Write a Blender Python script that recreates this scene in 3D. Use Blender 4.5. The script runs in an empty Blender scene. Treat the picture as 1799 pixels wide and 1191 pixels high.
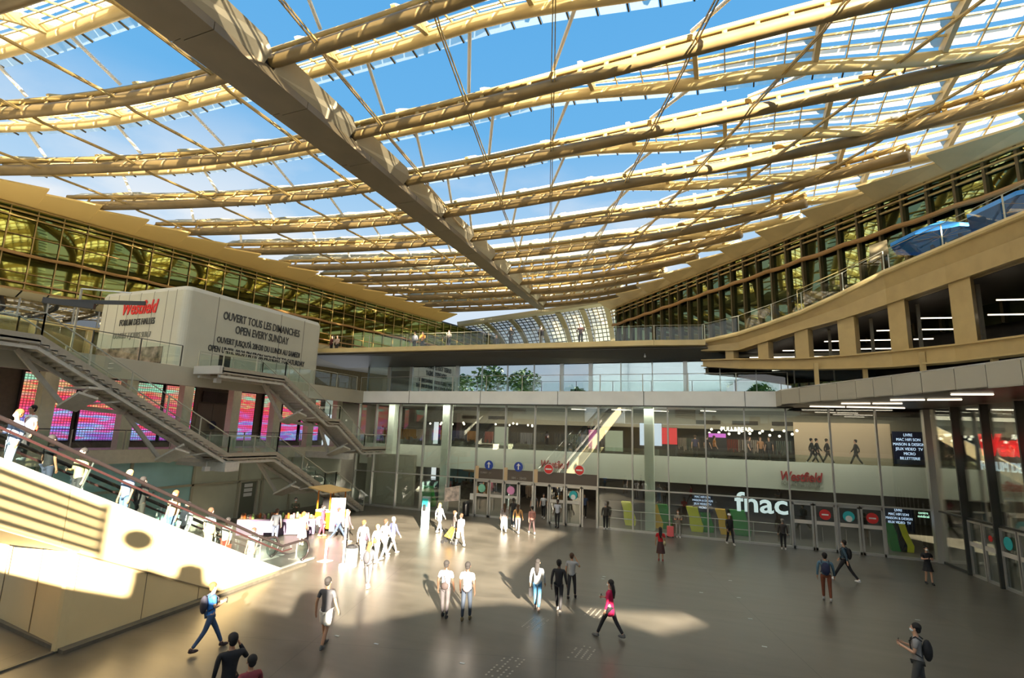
import bpy, bmesh, math, random
from mathutils import Vector, Matrix
R = math.radians
random.seed(7)
S = bpy.context.scene
C = S.collection

# ------------------------------------------------------------------ camera
F_PX, EYE = 922.0, 6.0
CX, CY = 899.5, 595.5
def _axes():
    up = Vector((1069 - CX, -(-4527 - CY), -F_PX)).normalized()
    xl = Vector((-1371 - CX, -(683 - CY), -F_PX)).normalized()
    xl = (xl - up * xl.dot(up)).normalized()
    X = -xl
    Y = up.cross(X)
    return Matrix((X, Y, up))
RM = _axes()
cam = bpy.data.cameras.new('camera')
cam.sensor_width = 36
cam.lens = 36 * F_PX / 1799
cam.clip_start = 0.05
cam.clip_end = 2000
cam_o = bpy.data.objects.new('camera', cam)
C.objects.link(cam_o)
cam_o.matrix_world = Matrix.Translation((0, 0, EYE)) @ RM.to_4x4()
S.camera = cam_o
S.view_settings.view_transform = 'Standard'
S.view_settings.look = 'None'
S.view_settings.gamma = 1
S.view_settings.use_curve_mapping = False
S.view_settings.exposure = 0.0
S.cycles.max_bounces = 9
S.cycles.diffuse_bounces = 5
S.cycles.glossy_bounces = 4
S.cycles.transparent_max_bounces = 24
S.cycles.caustics_reflective = False
S.cycles.caustics_refractive = False
S.cycles.sample_clamp_indirect = 12
S.cycles.use_denoising = True

# ------------------------------------------------------------------ sky and sun
SUN_B, SUN_E = R(142.3), R(18.0)
W = bpy.data.worlds.new('sky')
S.world = W
W.use_nodes = True
nt = W.node_tree
nt.nodes.clear()
def N(t, typ, **k):
    n = t.nodes.new(typ)
    for a, b in k.items():
        setattr(n, a, b)
    return n
geo = N(nt, 'ShaderNodeTexCoord')
sep = N(nt, 'ShaderNodeSeparateXYZ')
nt.links.new(geo.outputs['Generated'], sep.inputs[0])
rmp = N(nt, 'ShaderNodeValToRGB')
cr = rmp.color_ramp
cr.elements[0].position = 0.0
cr.elements[0].color = (0.80, 0.87, 0.95, 1)
cr.elements[1].position = 0.75
cr.elements[1].color = (0.11, 0.43, 0.86, 1)
for p, c in ((0.22, (0.72, 0.84, 0.97, 1)), (0.36, (0.46, 0.70, 0.95, 1)), (0.52, (0.16, 0.49, 0.89, 1))):
    e = cr.elements.new(p)
    e.color = c
nt.links.new(sep.outputs[2], rmp.inputs[0])
noi = N(nt, 'ShaderNodeTexNoise')
noi.inputs['Scale'].default_value = 3.2
noi.inputs['Detail'].default_value = 6
mp = N(nt, 'ShaderNodeMapping')
mp.inputs['Scale'].default_value = (1, 1, 2.6)
nt.links.new(geo.outputs['Generated'], mp.inputs[0])
nt.links.new(mp.outputs[0], noi.inputs[0])
cl = N(nt, 'ShaderNodeMapRange')
cl.inputs[1].default_value = 0.48
cl.inputs[2].default_value = 0.62
nt.links.new(noi.outputs[0], cl.inputs[0])
low = N(nt, 'ShaderNodeMapRange')
low.inputs[1].default_value = 0.5
low.inputs[2].default_value = 0.25
nt.links.new(sep.outputs[2], low.inputs[0])
mul = N(nt, 'ShaderNodeMath', operation='MULTIPLY')
nt.links.new(cl.outputs[0], mul.inputs[0])
nt.links.new(low.outputs[0], mul.inputs[1])
mix = N(nt, 'ShaderNodeMix', data_type='RGBA')
nt.links.new(mul.outputs[0], mix.inputs[0])
nt.links.new(rmp.outputs[0], mix.inputs[6])
mix.inputs[7].default_value = (1.0, 1.0, 1.0, 1)
bg = N(nt, 'ShaderNodeBackground')
bg.inputs[1].default_value = 0.95
nt.links.new(mix.outputs[2], bg.inputs[0])
wo = N(nt, 'ShaderNodeOutputWorld')
nt.links.new(bg.outputs[0], wo.inputs[0])

sun = bpy.data.lights.new('sun', 'SUN')
sun.energy = 58
sun.angle = R(0.55)
sun.color = (1.0, 0.86, 0.66)
sun_o = bpy.data.objects.new('sun', sun)
C.objects.link(sun_o)
tosun = Vector((math.sin(SUN_B) * math.cos(SUN_E), math.cos(SUN_B) * math.cos(SUN_E), math.sin(SUN_E)))
sun_o.rotation_euler = tosun.to_track_quat('Z', 'Y').to_euler()
sun_o.location = tosun * 80

# ------------------------------------------------------------------ measuring: a pixel's ray meets a plane
def ray(px, py):
    return RM @ Vector((px - CX, -(py - CY), -F_PX))
E0 = Vector((0, 0, EYE))
def gz(px, py, z=0.0):
    d = ray(px, py)
    return E0 + d * ((z - EYE) / d.z)
def gy(px, py, y):
    d = ray(px, py)
    return E0 + d * (y / d.y)
def gx(px, py, x):
    d = ray(px, py)
    return E0 + d * (x / d.x)
def gl(px, py, P, Q):
    n = Vector((-(Q[1] - P[1]), Q[0] - P[0], 0))
    d = ray(px, py)
    return E0 + d * (n.dot(Vector((P[0], P[1], 0))) / n.dot(d))

# ------------------------------------------------------------------ materials
MATS = {}
def mat(name, col, rough=0.55, metal=0.0, emit=0.0, noise=0.0, nscale=6.0, spec=0.5, bump=0.0):
    if name in MATS:
        return MATS[name]
    m = bpy.data.materials.new(name)
    m.use_nodes = True
    t = m.node_tree
    b = t.nodes['Principled BSDF']
    b.inputs['Roughness'].default_value = rough
    b.inputs['Metallic'].default_value = metal
    b.inputs['Specular IOR Level'].default_value = spec
    c = (col[0], col[1], col[2], 1)
    b.inputs['Base Color'].default_value = c
    if emit:
        b.inputs['Emission Color'].default_value = c
        b.inputs['Emission Strength'].default_value = emit
    if noise:
        tc = N(t, 'ShaderNodeTexCoord')
        n1 = N(t, 'ShaderNodeTexNoise')
        n1.inputs['Scale'].default_value = nscale
        n1.inputs['Detail'].default_value = 5
        t.links.new(tc.outputs['Object'], n1.inputs[0])
        r1 = N(t, 'ShaderNodeMapRange')
        r1.inputs[1].default_value = 0.3
        r1.inputs[2].default_value = 0.7
        r1.inputs[3].default_value = 1 - noise
        r1.inputs[4].default_value = 1 + noise
        t.links.new(n1.outputs[0], r1.inputs[0])
        vm = N(t, 'ShaderNodeVectorMath', operation='SCALE')
        vm.inputs[0].default_value = col[:3]
        t.links.new(r1.outputs[0], vm.inputs['Scale'])
        t.links.new(vm.outputs[0], b.inputs['Base Color'])
        if bump:
            bp = N(t, 'ShaderNodeBump')
            bp.inputs['Strength'].default_value = bump
            bp.inputs['Distance'].default_value = 0.02
            t.links.new(n1.outputs[0], bp.inputs['Height'])
            t.links.new(bp.outputs[0], b.inputs['Normal'])
    MATS[name] = m
    return m
def glass(name, tint, refl=0.12, rcol=(1, 1, 1), rough=0.0, edge=0.6):
    m = bpy.data.materials.new(name)
    m.use_nodes = True
    t = m.node_tree
    t.nodes.clear()
    o = N(t, 'ShaderNodeOutputMaterial')
    tr = N(t, 'ShaderNodeBsdfTransparent')
    tr.inputs[0].default_value = (*tint, 1)
    gs = N(t, 'ShaderNodeBsdfGlossy')
    gs.inputs['Color'].default_value = (*rcol, 1)
    gs.inputs['Roughness'].default_value = rough
    lw = N(t, 'ShaderNodeLayerWeight')
    lw.inputs[0].default_value = 0.25
    mr = N(t, 'ShaderNodeMapRange')
    mr.inputs[3].default_value = refl
    mr.inputs[4].default_value = edge
    t.links.new(lw.outputs['Fresnel'], mr.inputs[0])
    mx = N(t, 'ShaderNodeMixShader')
    t.links.new(mr.outputs[0], mx.inputs[0])
    t.links.new(tr.outputs[0], mx.inputs[1])
    t.links.new(gs.outputs[0], mx.inputs[2])
    t.links.new(mx.outputs[0], o.inputs[0])
    MATS[name] = m
    return m
def frit(name, col, transp):
    m = bpy.data.materials.new(name)
    m.use_nodes = True
    t = m.node_tree
    t.nodes.clear()
    o = N(t, 'ShaderNodeOutputMaterial')
    tr = N(t, 'ShaderNodeBsdfTransparent')
    tr.inputs[0].default_value = (0.93, 0.95, 0.9, 1)
    tl = N(t, 'ShaderNodeBsdfTranslucent')
    tl.inputs[0].default_value = (*col, 1)
    df = N(t, 'ShaderNodeBsdfDiffuse')
    df.inputs[0].default_value = (*col, 1)
    m1 = N(t, 'ShaderNodeMixShader')
    m1.inputs[0].default_value = 0.35
    t.links.new(tl.outputs[0], m1.inputs[1])
    t.links.new(df.outputs[0], m1.inputs[2])
    m2 = N(t, 'ShaderNodeMixShader')
    m2.inputs[0].default_value = 1 - transp
    t.links.new(tr.outputs[0], m2.inputs[1])
    t.links.new(m1.outputs[0], m2.inputs[2])
    t.links.new(m2.outputs[0], o.inputs[0])
    MATS[name] = m
    return m
gold = mat('gold_paint', (0.42, 0.29, 0.10), 0.42, 0.0, noise=0.18, nscale=0.9)
goldl = mat('pale_gold_paint', (0.66, 0.52, 0.25), 0.4, noise=0.10, nscale=0.7)
ochre = mat('ochre_paint', (0.47, 0.35, 0.155), 0.5, noise=0.08, nscale=1.5)
brownm = mat('bronze_metal', (0.10, 0.075, 0.035), 0.45, 0.4)
rodm = mat('pale_rod_paint', (0.88, 0.87, 0.82), 0.4)
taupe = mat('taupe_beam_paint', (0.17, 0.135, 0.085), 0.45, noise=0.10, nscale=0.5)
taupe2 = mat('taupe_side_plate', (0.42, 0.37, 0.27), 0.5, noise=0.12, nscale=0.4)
blackm = mat('black_slot', (0.012, 0.012, 0.012), 0.5)
stairm = mat('stair_grey_paint', (0.38, 0.34, 0.275), 0.5, noise=0.06)
stairl = mat('stair_light_steel', (0.60, 0.58, 0.52), 0.5, noise=0.08)
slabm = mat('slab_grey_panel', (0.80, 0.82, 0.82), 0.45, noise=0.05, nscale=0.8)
conc = mat('painted_concrete', (0.52, 0.49, 0.40), 0.6, noise=0.06, nscale=1.2)
concd = mat('grey_green_wall_panel', (0.52, 0.54, 0.43), 0.5, noise=0.08, nscale=0.7)
teal = mat('blue_green_wall_panel', (0.36, 0.62, 0.62), 0.35, noise=0.10, nscale=0.6)
tealm = teal
cream = mat('cream_cladding', (0.72, 0.57, 0.31), 0.38, noise=0.05, nscale=0.5)
kerbm = mat('dark_plinth', (0.10, 0.09, 0.07), 0.5, noise=0.15)
alu = mat('aluminium', (0.50, 0.50, 0.48), 0.35, 0.6)
alud = mat('dark_aluminium', (0.07, 0.075, 0.07), 0.4, 0.5)
white = mat('white_paint', (0.8, 0.8, 0.78), 0.4)
boxm = mat('pavilion_white_panel', (0.56, 0.55, 0.46), 0.35, noise=0.05, nscale=0.5)
black = mat('black_plastic', (0.02, 0.02, 0.022), 0.4)
rubber = mat('black_handrail', (0.025, 0.018, 0.018), 0.35)
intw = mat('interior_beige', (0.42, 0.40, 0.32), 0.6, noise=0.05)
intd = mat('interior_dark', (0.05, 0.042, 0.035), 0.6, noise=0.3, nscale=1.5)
brownp = mat('brown_panel', (0.095, 0.075, 0.06), 0.5)
lampm = mat('strip_lamp', (1.0, 0.88, 0.68), 0.5, emit=3.0)
redl = mat('red_letter', (0.70, 0.03, 0.03), 0.5)
redlit = mat('red_lit_letter', (1.0, 0.03, 0.03), 0.5, emit=1.2)
dletter = mat('dark_letter', (0.06, 0.06, 0.06), 0.5)
wlit = mat('white_lit_letter', (0.75, 0.9, 0.95), 0.5, emit=0.7)
wlitw = mat('warm_lit_letter', (1.0, 0.9, 0.75), 0.5, emit=2.2)
blit = mat('blue_white_lit_letter', (0.6, 0.75, 1.0), 0.5, emit=0.9)
G_clear = glass('clear_glass', (0.90, 0.96, 0.93), 0.09)
G_rail = glass('railing_glass', (0.86, 0.95, 0.92), 0.10)
G_fac = glass('facade_glass', (0.93, 0.97, 0.94), 0.10)
G_mir = glass('mirror_coated_glass', (0.42, 0.48, 0.46), 0.55, (0.86, 0.95, 1.0))
G_green = glass('olive_coated_glass', (0.16, 0.17, 0.05), 0.50, (0.46, 0.50, 0.15), 0.03)
G_green2 = glass('dark_green_coated_glass', (0.10, 0.12, 0.05), 0.34, (0.42, 0.52, 0.27), 0.02)
FR = frit('fritted_white_glass', (0.55, 0.53, 0.45), 0.20)
FR2 = frit('glass_scale_edge', (0.75, 0.85, 0.85), 0.72)
LEAF = mat('tree_leaves', (0.06, 0.12, 0.03), 0.6, noise=0.4, nscale=4)
BARK = mat('tree_bark', (0.12, 0.08, 0.05), 0.8)

def floor_mat():
    m = bpy.data.materials.new('plaza_floor')
    m.use_nodes = True
    t = m.node_tree
    b = t.nodes['Principled BSDF']
    tc = N(t, 'ShaderNodeTexCoord')
    n1 = N(t, 'ShaderNodeTexNoise')
    n1.inputs['Scale'].default_value = 0.35
    n1.inputs['Detail'].default_value = 8
    n1.inputs['Roughness'].default_value = 0.65
    t.links.new(tc.outputs['Object'], n1.inputs[0])
    mpn = N(t, 'ShaderNodeMapping')
    mpn.inputs['Scale'].default_value = (0.25, 2.5, 1)
    mpn.inputs['Rotation'].default_value = (0, 0, R(38))
    t.links.new(tc.outputs['Object'], mpn.inputs[0])
    n3 = N(t, 'ShaderNodeTexNoise')
    n3.inputs['Scale'].default_value = 0.8
    n3.inputs['Detail'].default_value = 4
    t.links.new(mpn.outputs[0], n3.inputs[0])
    n2 = N(t, 'ShaderNodeTexNoise')
    n2.inputs['Scale'].default_value = 60
    t.links.new(tc.outputs['Object'], n2.inputs[0])
    ra = N(t, 'ShaderNodeValToRGB')
    ra.color_ramp.elements[0].position = 0.33
    ra.color_ramp.elements[0].color = (0.064, 0.057, 0.045, 1)
    ra.color_ramp.elements[1].position = 0.70
    ra.color_ramp.elements[1].color = (0.118, 0.106, 0.086, 1)
    ad = N(t, 'ShaderNodeMath', operation='ADD')
    t.links.new(n1.outputs[0], ad.inputs[0])
    sc = N(t, 'ShaderNodeMath', operation='MULTIPLY_ADD')
    sc.inputs[1].default_value = 0.35
    sc.inputs[2].default_value = -0.17
    t.links.new(n3.outputs[0], sc.inputs[0])
    t.links.new(sc.outputs[0], ad.inputs[1])
    t.links.new(ad.outputs[0], ra.inputs[0])
    br = N(t, 'ShaderNodeTexBrick')
    br.offset = 0
    br.inputs['Scale'].default_value = 1
    br.inputs['Mortar Size'].default_value = 0.012
    br.inputs['Mortar Smooth'].default_value = 0.3
    br.inputs['Brick Width'].default_value = 6.9
    br.inputs['Row Height'].default_value = 5.2
    br.inputs['Color1'].default_value = (1, 1, 1, 1)
    br.inputs['Color2'].default_value = (1, 1, 1, 1)
    br.inputs['Mortar'].default_value = (0.45, 0.45, 0.45, 1)
    mp2 = N(t, 'ShaderNodeMapping')
    mp2.inputs['Rotation'].default_value = (0, 0, R(-17))
    t.links.new(tc.outputs['Object'], mp2.inputs[0])
    t.links.new(mp2.outputs[0], br.inputs[0])
    mx = N(t, 'ShaderNodeMix', data_type='RGBA', blend_type='MULTIPLY')
    mx.inputs[0].default_value = 1
    t.links.new(ra.outputs[0], mx.inputs[6])
    t.links.new(br.outputs[0], mx.inputs[7])
    t.links.new(mx.outputs[2], b.inputs['Base Color'])
    rr = N(t, 'ShaderNodeMapRange')
    rr.inputs[3].default_value = 0.22
    rr.inputs[4].default_value = 0.46
    t.links.new(n1.outputs[0], rr.inputs[0])
    t.links.new(rr.outputs[0], b.inputs['Roughness'])
    bp = N(t, 'ShaderNodeBump')
    bp.inputs['Strength'].default_value = 0.15
    bp.inputs['Distance'].default_value = 0.004
    t.links.new(n2.outputs[0], bp.inputs['Height'])
    t.links.new(bp.outputs[0], b.inputs['Normal'])
    return m
def led_mat():
    m = bpy.data.materials.new('led_screen_pixels')
    m.use_nodes = True
    t = m.node_tree
    b = t.nodes['Principled BSDF']
    b.inputs['Base Color'].default_value = (0.02, 0.02, 0.02, 1)
    tc = N(t, 'ShaderNodeTexCoord')
    g = N(t, 'ShaderNodeNewGeometry')
    mp_ = N(t, 'ShaderNodeMapping')
    mp_.inputs['Scale'].default_value = (1, 0.45, 3.2)
    t.links.new(g.outputs['Position'], mp_.inputs[0])
    n = N(t, 'ShaderNodeTexNoise')
    n.inputs['Scale'].default_value = 1.1
    n.inputs['Detail'].default_value = 4
    t.links.new(mp_.outputs[0], n.inputs[0])
    sp = N(t, 'ShaderNodeSeparateXYZ')
    t.links.new(g.outputs['Position'], sp.inputs[0])
    ma = N(t, 'ShaderNodeMath', operation='MULTIPLY_ADD')
    ma.inputs[1].default_value = 0.17
    ma.inputs[2].default_value = -1.15
    t.links.new(sp.outputs[2], ma.inputs[0])
    ad = N(t, 'ShaderNodeMath', operation='ADD')
    t.links.new(n.outputs[0], ad.inputs[0])
    t.links.new(ma.outputs[0], ad.inputs[1])
    r_ = N(t, 'ShaderNodeValToRGB')
    c_ = r_.color_ramp
    c_.elements[0].position = 0.08
    c_.elements[0].color = (0.55, 0.06, 0.55, 1)
    c_.elements[1].position = 0.80
    c_.elements[1].color = (0.35, 0.75, 0.5, 1)
    for p, c in ((0.2, (0.30, 0.25, 0.85, 1)), (0.27, (0.35, 0.6, 0.95, 1)), (0.31, (0.75, 0.15, 0.60, 1)), (0.42, (0.90, 0.08, 0.22, 1)), (0.54, (0.95, 0.08, 0.08, 1)), (0.60, (0.75, 0.60, 0.25, 1)), (0.64, (0.9, 0.10, 0.12, 1))):
        e_ = c_.elements.new(p)
        e_.color = c
    t.links.new(ad.outputs[0], r_.inputs[0])
    # round diodes on a grid
    fr = []
    for k in (1, 2):
        mm = N(t, 'ShaderNodeMath', operation='MULTIPLY')
        mm.inputs[1].default_value = 7.5
        t.links.new(sp.outputs[k], mm.inputs[0])
        f_ = N(t, 'ShaderNodeMath', operation='PINGPONG')
        f_.inputs[1].default_value = 0.5
        t.links.new(mm.outputs[0], f_.inputs[0])
        fr.append(f_)
    mn = N(t, 'ShaderNodeMath', operation='MINIMUM')
    t.links.new(fr[0].outputs[0], mn.inputs[0])
    t.links.new(fr[1].outputs[0], mn.inputs[1])
    st = N(t, 'ShaderNodeMapRange')
    st.inputs[1].default_value = 0.05
    st.inputs[2].default_value = 0.2
    st.inputs[3].default_value = 0.22
    st.inputs[4].default_value = 1.15
    t.links.new(mn.outputs[0], st.inputs[0])
    t.links.new(r_.outputs[0], b.inputs['Emission Color'])
    t.links.new(st.outputs[0], b.inputs['Emission Strength'])
    return m
LED = led_mat()

# ------------------------------------------------------------------ mesh builder
class MB:
    def __init__(self):
        self.v = []
        self.f = []
        self.pr = []
    def _add(self, vs, fs):
        o = len(self.v)
        self.pr.append((o, o + len(vs), len(self.f), len(self.f) + len(fs)))
        self.v += [Vector(p) for p in vs]
        self.f += [tuple(o + i for i in f) for f in fs]
        return self
    def box(self, a, b):
        x0, y0, z0 = a
        x1, y1, z1 = b
        vs = [(x0, y0, z0), (x1, y0, z0), (x1, y1, z0), (x0, y1, z0), (x0, y0, z1), (x1, y0, z1), (x1, y1, z1), (x0, y1, z1)]
        return self._add(vs, [(0, 3, 2, 1), (4, 5, 6, 7), (0, 1, 5, 4), (1, 2, 6, 5), (2, 3, 7, 6), (3, 0, 4, 7)])
    def beam(self, p, q, w, h, up=(0, 0, 1)):
        p, q, up = Vector(p), Vector(q), Vector(up)
        d = (q - p)
        if d.length < 1e-6:
            return self
        d.normalize()
        s = d.cross(up)
        if s.length < 1e-4:
            s = d.cross(Vector((0, 1, 0)))
        s.normalize()
        u = s.cross(d).normalized()
        vs = []
        for c in (p, q):
            for a, b in ((-1, -1), (1, -1), (1, 1), (-1, 1)):
                vs.append(c + s * a * w / 2 + u * b * h / 2)
        return self._add(vs, [(0, 1, 2, 3), (7, 6, 5, 4), (0, 4, 5, 1), (1, 5, 6, 2), (2, 6, 7, 3), (3, 7, 4, 0)])
    def sweep(self, pts, rad, n=8, cap=True, flat=1.0):
        pts = [Vector(p) for p in pts]
        rs = rad if isinstance(rad, (list, tuple)) else [rad] * len(pts)
        vs, fs = [], []
        prev = None
        for i, p in enumerate(pts):
            a = pts[max(0, i - 1)]
            b = pts[min(len(pts) - 1, i + 1)]
            d = (b - a).normalized()
            if prev is None:
                ref = Vector((0, 0, 1)) if abs(d.z) < 0.95 else Vector((0, 1, 0))
                s = d.cross(ref).normalized()
            else:
                s = (prev - d * prev.dot(d)).normalized()
            prev = s
            u = s.cross(d).normalized()
            for k in range(n):
                t = 2 * math.pi * k / n
                vs.append(p + s * math.cos(t) * rs[i] + u * math.sin(t) * rs[i] * flat)
        for i in range(len(pts) - 1):
            for k in range(n):
                a, b = i * n + k, i * n + (k + 1) % n
                fs.append((a, b, b + n, a + n))
        if cap:
            fs.append(tuple(range(n - 1, -1, -1)))
            fs.append(tuple((len(pts) - 1) * n + k for k in range(n)))
        return self._add(vs, fs)
    def tube(self, p, q, r, n=8):
        return self.sweep([p, q], r, n)
    def quad(self, a, b, c, d):
        return self._add([a, b, c, d], [(0, 1, 2, 3)])
    def slab(self, poly, d):
        """planar polygon pushed along vector d"""
        poly = [Vector(p) for p in poly]
        d = Vector(d)
        n = len(poly)
        vs = poly + [p + d for p in poly]
        fs = [tuple(range(n - 1, -1, -1)), tuple(range(n, 2 * n))]
        for i in range(n):
            j = (i + 1) % n
            fs.append((i, j, n + j, n + i))
        return self._add(vs, fs)
    def grid(self, rows):
        m = len(rows[0])
        vs = [p for r in rows for p in r]
        fs = []
        for i in range(len(rows) - 1):
            for j in range(m - 1):
                a = i * m + j
                fs.append((a, a + 1, a + m + 1, a + m))
        return self._add(vs, fs)
    def ell(self, c, r, n=10, m=7, rot=None, zmin=-1.0):
        c = Vector(c)
        rows = []
        for i in range(m + 1):
            ph = -math.pi / 2 + math.pi * i / m
            row = []
            for k in range(n):
                t = 2 * math.pi * k / n
                p = Vector((math.cos(ph) * math.cos(t) * r[0], math.cos(ph) * math.sin(t) * r[1], max(zmin, math.sin(ph)) * r[2]))
                if rot is not None:
                    p = rot @ p
                row.append(c + p)
            rows.append(row)
        vs = [p for rw in rows for p in rw]
        fs = []
        for i in range(m):
            for k in range(n):
                a, b = i * n + k, i * n + (k + 1) % n
                fs.append((a, b, b + n, a + n))
        return self._add(vs, fs)
    def lathe(self, c, prof, n=14):
        c = Vector(c)
        vs, fs = [], []
        for r, z in prof:
            for k in range(n):
                t = 2 * math.pi * k / n
                vs.append(c + Vector((r * math.cos(t), r * math.sin(t), z)))
        for i in range(len(prof) - 1):
            for k in range(n):
                a, b = i * n + k, i * n + (k + 1) % n
                fs.append((a, b, b + n, a + n))
        fs.append(tuple(range(n - 1, -1, -1)))
        fs.append(tuple((len(prof) - 1) * n + k for k in range(n)))
        return self._add(vs, fs)
    def disc(self, c, r, nrm, th=0.02, n=24):
        c, nrm = Vector(c), Vector(nrm).normalized()
        a = nrm.cross(Vector((0, 0, 1)))
        if a.length < 1e-3:
            a = Vector((1, 0, 0))
        a.normalize()
        b = nrm.cross(a)
        pts = [c + a * math.cos(2 * math.pi * k / n) * r + b * math.sin(2 * math.pi * k / n) * r for k in range(n)]
        return self.slab(pts, nrm * th)
    def build(self, name, m, parent=None, smooth=False, base=None):
        me = bpy.data.meshes.new(name)
        off = world_loc(parent) if parent else Vector((0, 0, 0))
        if parent is None:
            if base is not None:
                off = Vector(base)
            else:
                xs = [p.x for p in self.v]; ys = [p.y for p in self.v]; zs = [p.z for p in self.v]
                off = Vector(((min(xs) + max(xs)) / 2, (min(ys) + max(ys)) / 2, min(zs)))
        me.from_pydata([p - off for p in self.v], [], self.f)
        me.validate()
        bm = bmesh.new()
        bm.from_mesh(me)
        if len(bm.faces) > 1:
            bmesh.ops.recalc_face_normals(bm, faces=bm.faces)
        bm.to_mesh(me)
        bm.free()
        if smooth:
            for p in me.polygons:
                p.use_smooth = True
        me.materials.append(m)
        o = bpy.data.objects.new(name, me)
        C.objects.link(o)
        if parent:
            o.parent = parent
        else:
            o.location = off
        return o
def build_each(mb, name, m, parent, per=1, smooth=False):
    """every primitive (or every PER primitives) of the builder as a part of its own"""
    out = []
    for i in range(0, len(mb.pr), per):
        ch = mb.pr[i:i + per]
        q = MB()
        for v0, v1, f0, f1 in ch:
            q._add(mb.v[v0:v1], [tuple(k - v0 for k in f) for f in mb.f[f0:f1]])
        out.append(q.build(name, m, parent, smooth))
    return out
def world_loc(o):
    v = Vector((0, 0, 0))
    while o is not None:
        v += o.location
        o = o.parent
    return v
def tag(o, label=None, cat=None, group=None, kind=None):
    if label: o['label'] = label
    if cat: o['category'] = cat
    if group: o['group'] = group
    if kind: o['kind'] = kind
    return o
def thing(name, loc, label, cat, group=None, rz=0.0):
    o = bpy.data.objects.new(name, None)
    o.empty_display_size = 0.2
    C.objects.link(o)
    o.location = loc
    o.rotation_euler = (0, 0, rz)
    return tag(o, label, cat, group)
def struct(name, mb, m, label=None, **k):
    o = mb.build(name, m, **k)
    o['kind'] = 'structure'
    if label: o['label'] = label
    return o
def copy_tree(o, parent=None, loc=None, rz=None):
    c = o.copy()
    C.objects.link(c)
    if parent is not None:
        c.parent = parent
    if loc is not None:
        c.location = loc
    if rz is not None:
        c.rotation_euler = (0, 0, rz)
    for ch in [x for x in o.children]:
        copy_tree(ch, c)
    return c
_fonts = {}
def text(name, s, size, origin, xdir, up, m, parent=None, shear=0.0, depth=0.015, align='CENTER', bold=0.0, squeeze=1.0):
    cu = bpy.data.curves.new(name, 'FONT')
    cu.body = s
    cu.size = size
    cu.align_x = align
    cu.shear = shear
    cu.extrude = depth
    cu.offset = bold
    cu.resolution_u = 3
    to = bpy.data.objects.new(name + '_tmp', cu)
    C.objects.link(to)
    bpy.context.view_layer.update()
    dg = bpy.context.evaluated_depsgraph_get()
    me = bpy.data.meshes.new_from_object(to.evaluated_get(dg))
    bpy.data.objects.remove(to)
    me.name = name
    x = Vector(xdir).normalized()
    u = Vector(up).normalized()
    n = x.cross(u)
    off = world_loc(parent) if parent else Vector(origin)
    o3 = Vector(origin)
    for v in me.vertices:
        v.co = o3 + x * v.co.x * squeeze + u * v.co.y + n * v.co.z - off
    me.materials.clear()
    me.materials.append(m)
    o = bpy.data.objects.new(name, me)
    C.objects.link(o)
    if parent: o.parent = parent
    else: o.location = off
    return o
ORD = ['first', 'second', 'third', 'fourth', 'fifth', 'sixth', 'seventh', 'eighth', 'ninth', 'tenth', 'eleventh', 'twelfth', 'thirteenth', 'fourteenth', 'fifteenth', 'sixteenth', 'seventeenth', 'eighteenth', 'nineteenth', 'twentieth']

#@@ROOF
# ================================================================== STRUCTURE
# plan lines of the two long upper facades
def XL(Y): return -46.5 + (Y - 19) * 0.231
def XR(Y): return 14 - (Y - 31.7) * 0.9
ZT = 12.2            # upper terrace
FY = 36.0            # plane of the tall glass facade
BAY = [10.1 - 2.295 * k for k in range(17)]   # mullions, right to left

# floor
fb = MB()
fb._add([(-32, -8, 0), (28, -8, 0), (28, 56, 0), (-32, 56, 0)], [(0, 1, 2, 3)])
struct('floor', fb, floor_mat(), 'dark grey asphalt plaza floor', base=(0, 0, 0))

# ---- canopy blades
BY = [3.6, 9.9, 16.3, 22.8, 28.9, 34.7, 40.2, 45.5, 50.2, 54.3, 58.2, 61.6, 64.6]
def near_pt(Yi, X):
    u = max(0.0, (-22 - X) / (-22 - XL(Yi - 8)))
    xr = XR(Yi - 5)
    v = max(0.0, (X - (xr - 14)) / 14)
    y = Yi - 8 * u * u - 5 * v * v
    z = 23.0 - 1.7 * u * u + 0.035 * max(0, min(X, 4) + 14) - 0.9 * v * v
    z += -0.02 * max(0, Yi - 50)
    return Vector((X, y, z + 0.3))
def rise(Yi, X):
    t = min(1.0, max(0.0, (X + 11) / 13.0))
    t = t * t * (3 - 2 * t)
    return 1.75 * (1 - t) + 0.10 * t
def far_pt(Yi, X):
    p = near_pt(Yi, X)
    g = (BY[1] - BY[0])
    w = 3.1 - 0.02 * max(0, Yi - 28)
    a = min(1.0, max(0.0, X / 13.0))
    c = min(1.0, max(0.0, (-25 - X) / 15.0))
    if Yi > 44: a = a * .4; c = c * .4
    w += 2.1 * a * a * (3 - 2 * a) + 1.4 * c * c * (3 - 2 * c)
    return p + Vector((0, w, rise(Yi, X) + .35 * c))
blade_where = ['nearest the viewer, over the escalator', 'second from the viewer', 'third from the viewer, cut by the top edge', 'fourth from the viewer', 'fifth from the viewer', 'sixth from the viewer', 'seventh from the viewer', 'eighth from the viewer', 'fifth from the far skylight', 'fourth from the far skylight', 'third from the far skylight', 'second from the far skylight', 'closest to the far skylight']
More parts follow.
